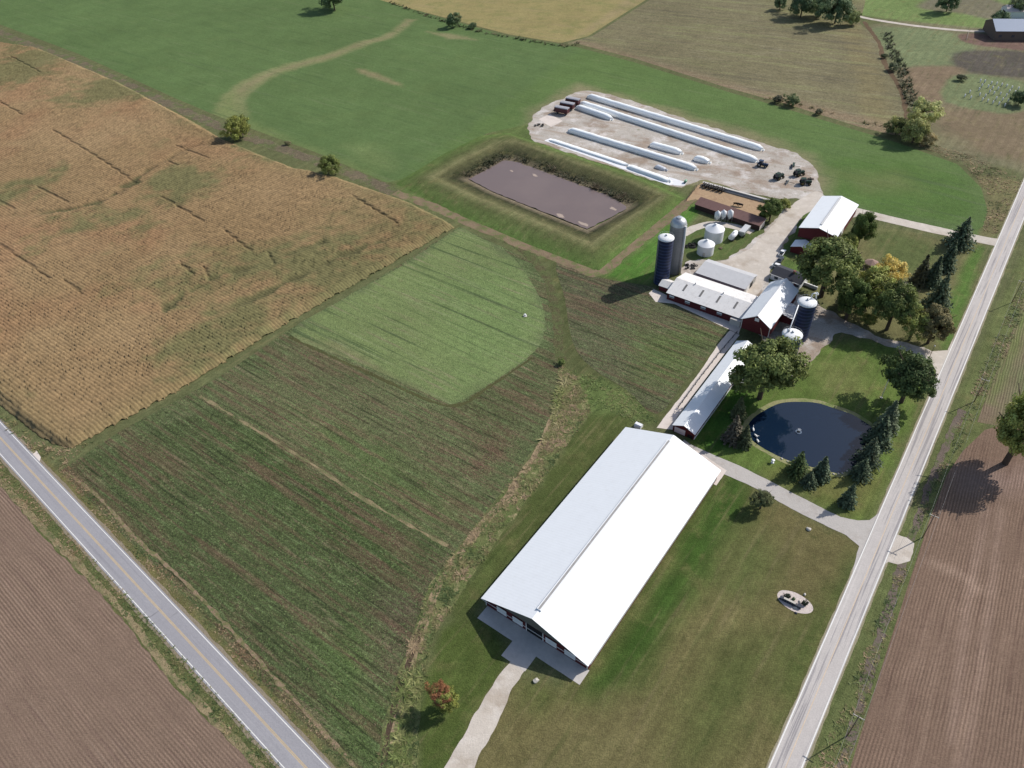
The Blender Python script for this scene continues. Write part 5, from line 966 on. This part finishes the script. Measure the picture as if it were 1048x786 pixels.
debris('pallet_stack', 'pale pallet stack on the grass right of the smaller grain bin', 'pallets', 737.5, 254.5, 30, slats(.12)+slats(.28)+slats(.44))
debris('pallet_stack', 'pale pallets lying by the dark heap near the concrete silo', 'pallets', 703.5, 271, 80, slats(.12)+slats(.28))
def box_wagon(label, u, v, az):
    t = thing('forage_wagon', label, 'wagon', at(u, v, 1.5)[:2], az)
    bd = MB().box(-1.2, 1.2, -3.2, 3.2, .9, 2.8).build('box_body', M_truckred, t); MB().prism([(-1.25, 2.8), (1.25, 2.8), (1.1, 3.1), (0, 3.25), (-1.1, 3.1)], -3.25, 3.1).build('roof', M_tarp, t)
    for k in range(5): MB().box(1.2, 1.26, -3+1.4*k, -2.88+1.4*k, .95, 2.75).build('rib', M_trim, bd)
    MB().box(-1.0, 1.0, 3.2, 3.5, .9, 1.9).build('unloading_head', M_dark, t); MB().tube((0, 3.3, .7), (0, 5.0, .5), .08).build('drawbar', M_dark, t)
    for x in (-1.0, 1.0):
        for y in (-2.0, 2.0): wheel(t, x, y, .45, .3)
    return t
for lb_, u, v in (('nearest of the three grey topped red wagons', 575.0, 114.0), ('middle of the three grey topped red wagons', 580.6, 109.3), ('farthest of the three grey topped red wagons', 586.4, 104.8)): box_wagon(lb_, u, v, -58).scale = (1.35,)*3
dp = thing('green_drum_cart', 'small green machine at the end of the lagoon side bags', 'machine', at(701.5, 186, .6)[:2], 120)
MB().tube((-.9, 0, .95), (.9, 0, .95), .6, n=16).build('drum', solid('pale_green_paint', rgb(120, 168, 140), .5), dp); MB().box(-1, 1, -.5, .5, .3, .42).build('frame', M_dark, dp)
for x in (-.9, .9): wheel(dp, x, 0, .35, .2)
# white tank trailer and grey grain trailer beside the bins
tk = thing('tank_trailer', 'white rounded tank trailer parked beside the bins', 'trailer', at(750.5, 241.2, 1.6)[:2], 38)
MB().prism([(1.25*math.cos(a), 1.9+1.15*math.sin(a)) for a in np.linspace(0, 6.283, 17)[:-1]], -2.8, 2.8, sm=True).build('tank', M_wht, tk); MB().box(-.9, .9, -2.9, 3.4, .6, .8).build('frame', M_dark, tk); MB().tube((0, 0, 3.0), (0, 0, 3.3), .4).build('hatch', M_steel, tk)
for x in (-1, 1):
    for y in (-1.8, -.7): wheel(tk, x, y, .5, .35)
gt = thing('grain_trailer', 'grey ribbed hopper trailer beside the white tank', 'trailer', at(762, 236.5, 1.6)[:2], 38)
MB().prism([(-.5, .8), (.5, .8), (1.3, 1.8), (1.3, 3.0), (-1.3, 3.0), (-1.3, 1.8)], -3.6, 3.4).build('hopper', M_steel, gt); MB().box(-1.35, 1.35, -3.65, 3.45, 3.0, 3.08).build('tarp', solid('grey_tarp', (.48, .49, .50), .7, var=.1), gt)
for k in range(8): MB().box(-1.36, -1.3, -3.4+.9*k, -3.3+.9*k, 1.8, 3.0).build('rib', M_trim, gt)
for x in (-1, 1):
    for y in (-2.8, -1.7): wheel(gt, x, y, .5, .35)
def car(label, name, cat, u, v, az, paint, pickup):
    t = thing(name, label, cat, at(u, v, .8)[:2], az)
    pr = [(-2.6, .45), (2.5, .45), (2.6, .95), (1.2, 1.1), (-2.65, 1.1)]; b = MB(); b.prism([(y, z) for y, z in pr], -.92, .92, 'x'); body = b.build('body', paint, t)
    cabp = [(1.3, 1.1), (.55, 1.75), (-.75, 1.78), (-1.0, 1.1)] if pickup else [(1.3, 1.1), (.5, 1.62), (-1.5, 1.62), (-2.4, 1.1)]
    MB().prism(cabp, -.80, .80, 'x').build('cabin', M_glass, t); MB().box(-.72, .72, (-.75 if pickup else -1.5), .55, 1.775, 1.83).build('cabin_roof', paint, t)
    if pickup: MB().box(-.75, .75, -2.55, -1.1, 1.102, 1.115).build('bed', M_dark, t)
    for x in (-.85, .85):
        for y in (-1.7, 1.65): wheel(t, x, y, .37, .25)
        MB().box(x*.8-.15, x*.8+.15, 2.55, 2.62, .7, .88).build('headlight', M_trim, t)
    return t
car('white pickup parked beside the red garage', 'pickup_truck', 'pickup', 800.6, 258.5, 35, M_carw, True); car('dark car parked just below the white pickup', 'parked_car', 'car', 798.8, 265.6, 35, M_carg, False); car('small white car by the end of the low house', 'parked_car', 'car', 796.6, 272.5, 125, M_carw, False)
# ================================================================== CATTLE AND BIRDS
def skinned(name, pts, edges, rad, sub=1):
    me = bpy.data.meshes.new(name); me.from_pydata(pts, edges, []); o = bpy.data.objects.new(name, me); C.objects.link(o)
    m = o.modifiers.new('s', 'SKIN'); sv = me.skin_vertices[0].data
    for i, r_ in enumerate(rad): sv[i].radius = r_ if isinstance(r_, tuple) else (r_, r_)
    sv[0].use_root = True; s_ = o.modifiers.new('u', 'SUBSURF'); s_.levels = sub; s_.render_levels = sub
    dg = bpy.context.evaluated_depsgraph_get(); dg.update(); nm = bpy.data.meshes.new_from_object(o.evaluated_get(dg)); bpy.data.objects.remove(o)
    nm.polygons.foreach_set('use_smooth', [True]*len(nm.polygons)); return nm
pts = [(0, -.75, 1.05), (0, -.2, 1.02), (0, .35, 1.05), (0, .75, 1.12), (0, 1.1, 1.3), (0, 1.35, 1.30), (0, 1.62, 1.12), (0, -.95, 1.15), (0, -1.08, .55)]
ed = [(0, 1), (1, 2), (2, 3), (3, 4), (4, 5), (5, 6), (0, 7), (7, 8)]; rad = [.34, .42, .40, .33, .20, .17, .10, .07, .035]
for sx in (-1, 1):
    for (y, root, k) in ((.62, 3, 1), (-.72, 0, -1)):
        b = len(pts); pts += [(sx*.22, y, .72), (sx*.22, y+.03*k if k > 0 else y-.10, .42), (sx*.22, y, .04)]; ed += [(root, b), (b, b+1), (b+1, b+2)]; rad += [.15, .085, .065]
    b = len(pts); pts += [(sx*.20, 1.28, 1.42), ]; ed += [(5, b)]; rad += [.05]
COW = skinned('cow_body', pts, ed, rad); COW.materials.append(M_cow); COWB = COW.copy(); COWB.materials.clear(); COWB.materials.append(M_cowb)
def cow(label, u, v, az, me=COW, group=None, s=1.25):
    o = bpy.data.objects.new('cow', me); C.objects.link(o); p = at(u, v)[:2]; o.location = (p[0], p[1], .06); o.rotation_euler = (0, 0, -R_(az)); o.scale = (s,)*3; return tag(o, label, 'cow', group)
for k in range(10):
    f_ = k/9; cow('black cow standing in the row at the concrete feed bunk', 719.5+20*f_, 191.2+5.4*f_+(.5 if k % 2 else 0), 38+rnd.uniform(-14, 14), group='black cows at the feed bunk')
cow('left of two dark cows out in the middle of the lot', 752.8, 210.6, 120, COWB); cow('right of two dark cows out in the middle of the lot', 757.6, 211.6, 290)
pts = [(0, 0, .22), (0, .35, .24), (0, -.4, .30), (0, .52, .42), (0, .50, .72), (0, .58, .84), (0, .76, .80), (0, -.62, .36)]
SW = skinned('swan_body', pts, [(0, 1), (0, 2), (1, 3), (3, 4), (4, 5), (5, 6), (2, 7)], [.24, .19, .18, .07, .055, .07, .03, .06]); SW.materials.append(M_swan)
for lb_, u, v, az in (('topmost of three white birds floating at the left of the pond', 770.8, 440.2, 10), ('middle of three white birds floating at the left of the pond', 773.6, 446.8, 150), ('lowest of three white birds floating at the left of the pond', 775.4, 452.2, 170)):
    o = bpy.data.objects.new('white_bird', SW); C.objects.link(o); p = at(u, v)[:2]; o.location = (p[0], p[1], .0); o.rotation_euler = (0, 0, -R_(az)); o.scale = (1.5,)*3; tag(o, lb_, 'bird')
# ================================================================== SMALL THINGS ON THE LAWNS
ft = thing('pond_fountain', 'small white fountain spraying in the middle of the pond', 'fountain', at(817.3, 442)[:2])
MB().lathe([(0, .03), (.55, .04), (.6, .14), (.3, .22), (.08, .3), (.06, .5), (0, .52)], 16).build('float', M_dark, ft)
V = []; Cc = []
n = 260; a = rng.random(n)*6.283; t_ = rng.random(n); rr = 1.0*t_*(.5+.5*rng.random(n)); z = .5+1.5*t_*(1-t_)*2*(.6+.5*rng.random(n)); P = np.stack([rr*np.cos(a), rr*np.sin(a), z], 1)
V, cc = quads(P, rng.normal(size=(n, 3)), .05*np.ones(n), np.ones((n, 3))); fast_mesh('spray', V, np.arange(len(V)).reshape(-1, 4), solid('white_spray', (.8, .82, .85), .3), parent=ft)
MB().lathe([(0, .07), (.8, .075), (1.0, .07)], 20).build('foam_ring', solid('pale_ripple', (.12, .16, .22), .2), ft)
def pole_thing(name, label, u, v, h, r=.09, mat=None, az=0, cross=False):
    t = thing(name, label, 'pole', at(u, v)[:2], az)
    MB().tube((0, 0, 0), (0, 0, h), r, r*.7, 10).build('shaft', mat or M_wood, t)
    if cross:
        ca = MB().box(-1.25, 1.25, -.08, .08, h-.75, h-.58).build('crossarm', solid('pale_arm', rgb(176, 170, 160), .8), t)
        for x in (-1.1, 0, 1.1): MB().lathe([(.06, h-.58), (.075, h-.5), (.05, h-.4), (0, h-.38)], 8, x).build('insulator', M_trim, ca)
    return t
fp = pole_thing('flag_pole', 'white pole on the lawn right of the pond', 902, 407, 8.6, .11, M_trim); MB().lathe([(0, 8.55), (.14, 8.65), (.14, 8.75), (0, 8.85)], 10).build('finial', M_steel, fp); MB().box(-.35, .35, -.35, .35, 0, .15).build('footing', M_cwall, fp)
yp = pole_thing('yard_pole', 'thin dark pole at the mouth of the farmhouse drive', 950, 368.5, 7.5, .11); MB().box(-.15, .15, -.4, .1, 6.6, 6.9).build('lamp', M_steel, yp)
pw = [at(867, 753)[:2]]; pe = at(997, 411)[:2]; dpw = (pe-pw[0]); Lp = np.linalg.norm(dpw); dpw = dpw/Lp; azp = math.degrees(math.atan2(*dpw)); PH = 10.5
spots = [-Lp/2, 0, Lp/2, Lp, Lp*1.5]; LBL = ['power pole beyond the bottom edge of the road ditch', 'wooden power pole lowest in the road ditch', 'wooden power pole by the gravel field entrance', 'wooden power pole beside the long tree shadow', 'wooden power pole highest up the country road']
for k, s_ in enumerate(spots):
    q = pw[0]+dpw*s_
    t = thing('power_pole', LBL[k], 'power pole', q, azp, 'power poles along the country road'); MB().tube((0, 0, 0), (0, 0, PH), .16, .11, 10).build('shaft', M_wood, t)
    ca = MB().box(-1.25, 1.25, -.09, .09, PH-.75, PH-.58).build('crossarm', solid('pale_arm' if k == 0 else 'pale_arm.%d' % k, rgb(176, 170, 160), .8), t)
    for x in (-1.1, 0, 1.1): MB().lathe([(.06, PH-.58), (.075, PH-.5), (.05, PH-.4), (0, PH-.38)], 8, x).build('insulator', M_trim, ca)
pn = np.array([dpw[1], -dpw[0]])
M_wire = solid('wire', (.30, .30, .30), .5)
for off, lb_ in ((-1.1, 'overhead wire on the road side of the pole line'), (1.1, 'overhead wire on the field side of the pole line')):
    mb = MB()
    for k in range(len(spots)-1):
        A_, B_ = pw[0]+dpw*spots[k]+pn*off, pw[0]+dpw*spots[k+1]+pn*off; prev = None
        for j in range(9):
            f_ = j/8; q = A_+(B_-A_)*f_; z = PH-.40-1.1*4*f_*(1-f_)
            if prev is not None: mb.tube(prev, (*q, z), .02, n=4, cap=False)
            prev = (*q, z)
    tag(mb.build('power_line', M_wire), lb_, 'wire')
# gravel island with boulders, shrubs and a low dark wall
ic = at(813.6, 616)[:2]; ang = np.linspace(0, 6.283, 33)[:-1]; e1 = at(830, 624)[:2]-at(797, 608)[:2]; el = np.linalg.norm(e1)/2; e1 /= np.linalg.norm(e1); e2 = np.array([-e1[1], e1[0]])
flat('gravel_island', ic+e1*(np.cos(ang)*el*1.08)[:, None]+e2*(np.sin(ang)*el*.66)[:, None], .05, ground_mat('island_gravel', col=rgb(206, 192, 184), vary=((.3, .12), (2, .25), (6, .3))), label='oval gravel island in the near lawn', cat='gravel bed', rag=.25)
iw = thing('garden_wall', 'low dark stone wall on the gravel island', 'wall', at(807.5, 617)[:2], math.degrees(math.atan2(*e1)))
mb = MB(); q = random.Random(4)
for k in range(9): y = -2.6+k*.65; mb.box(-.35-.1*q.random(), .35+.1*q.random(), y, y+.6, 0, .7+.35*q.random())
mb.build('stone_course', M_drock, iw); MB().box(-.3, .3, -1.6, 1.6, 1.06, 1.16).build('cap_stone', M_rock, iw)
T('shrub', 806, 610, 3.2, 3.0, rgb(36, 44, 32), 'dark round shrub at the left end of the gravel island', 'garden_shrub', 'shrub'); T('shrub', 823.5, 617.5, 3.2, 3.2, rgb(36, 44, 32), 'dark round shrub at the right end of the gravel island', 'garden_shrub', 'shrub'); T('shrub', 812, 613, 2.0, 1.8, rgb(58, 76, 50), 'small green plant between the two dark island shrubs', 'garden_shrub', 'shrub')
def rock(label, u, v, s, name='boulder', mat=None):
    me = bpy.data.meshes.new(name); bm = bmesh.new(); bmesh.ops.create_icosphere(bm, subdivisions=2, radius=1); q = random.Random(int(u*10))
    for w_ in bm.verts: w_.co = Vector((w_.co.x, w_.co.y*.75, w_.co.z*.6))*(.78+.4*q.random())
    bm.to_mesh(me); bm.free(); me.materials.append(mat or M_rock); o = bpy.data.objects.new(name, me); C.objects.link(o); p = at(u, v)[:2]; o.location = (p[0], p[1], s*.3); o.scale = (s,)*3; o.rotation_euler = (0, 0, q.random()*3); return tag(o, label, 'boulder')
rock('white boulder alone on the lawn below the gravel drive', 827.5, 542, .75); rock('pale boulder on the island by the right shrub', 818.5, 616, .5); rock('pale boulder at the front of the island wall', 814, 622.5, .55); rock('pale boulder at the upper edge of the island', 823.5, 608.5, .45)
rock('grey boulder at the far lower edge of the island', 814.5, 627.5, .4, mat=M_drock); rock('long white stone lying by the lower driveway', 548.5, 697, .8)
for k, (u, v) in enumerate(((849, 484.3), (853, 485.2), (858, 485), (862, 484.6), (867, 482.5), (800, 469.5), (806, 472.5))): rock('small pale stone on the near rim of the pond', u, v, .4)['group'] = 'stones on the near pond rim'
bh = thing('garden_ornament', 'white lawn ornament on the bank left of the near pond trees', 'ornament', at(790.5, 473.5)[:2])
MB().lathe([(0, 0), (.55, 0), (.5, .15), (.16, .3), (.14, .9), (.5, 1.05), (.6, 1.2), (0, 1.15)], 16).build('birdbath', M_wht, bh)
ws = thing('lawn_well', 'white capped well pipe standing in the cut hay plot', 'well', at(537.5, 323.5)[:2]); MB().tube((0, 0, 0), (0, 0, 1.0), .35, n=14).build('casing', M_wht, ws); MB().box(-.7, .7, -.7, .7, .02, .2).build('base', M_cwall, ws)
hut = thing('calf_hutch', 'small white hutch by the far left corner of the huge barn', 'hutch', at(653.5, 435.5, .6)[:2], 128)
MB().prism([(-1.0, 0), (1.0, 0), (.95, 1.0), (.55, 1.4), (-.55, 1.4), (-.95, 1.0)], -1.2, 1.2).build('shell', M_wht, hut); MB().box(-.45, .45, -1.24, -1.204, .1, 1.0).build('opening', M_dark, hut)
# the far right: barns, white post rows, fence
p = at(1040, 28, 5)[:2]; fb, fr_ = gable('far_barn', 'blue grey roofed barn at the top right corner', 'barn', p, 100, 24, 34, 6, 10.5, solid('dull_brown_siding', rgb(112, 96, 86), .8, var=.2), M_rblue, .4, .5)
for k in range(4): door(fb, 'window', -14+8*k, -12+8*k, 11.6, 2, 3.6, M_glass, 'right')
p = at(1046, 10, 4)[:2]; fs, _ = gable('far_shed', 'pale roofed shed behind the far blue grey barn', 'shed', p, 100, 14, 24, 4.5, 7.5, M_wht, ribbed('pale_pink_roof', rgb(196, 182, 176), 'X', 1.4, .06, .5, .08), .3, .4); door(fs, 'door', -3, 2, -11.6, 0, 3.5, M_dark)
rail_fence('paddock_fence', 'pale paddock fence by the far barn yard', W([(989, 41), (991.5, 32.5), (1024, 29.5)]), 1.5, 7, M_cwall, 2)
cols = 8; o0 = at(988, 100)[:2]; ux = (at(1027, 109)[:2]-o0)/7; uy = (at(1003, 84)[:2]-o0)/4
hp = None
for i in range(cols):
    for j in range(5):
        q = o0+ux*i+uy*j+np.array([rnd.uniform(-.5, .5), rnd.uniform(-.5, .5)])
        if hp is None:
            hp = thing('plant_shelter', 'white sapling shelter standing in the far grid of rows', 'sapling tube', q, 0, 'white sapling shelters in the far plot')
            MB().tube((0, 0, 0), (0, 0, 2.0), .32, .32, 10).build('tube', M_trim, hp); MB().tube((.38, 0, 0), (.38, 0, 2.3), .05, n=6).build('stake', M_wood, hp); qm = [c for c in hp.children]
        elif rnd.random() > .12: dup(hp, q, 0)
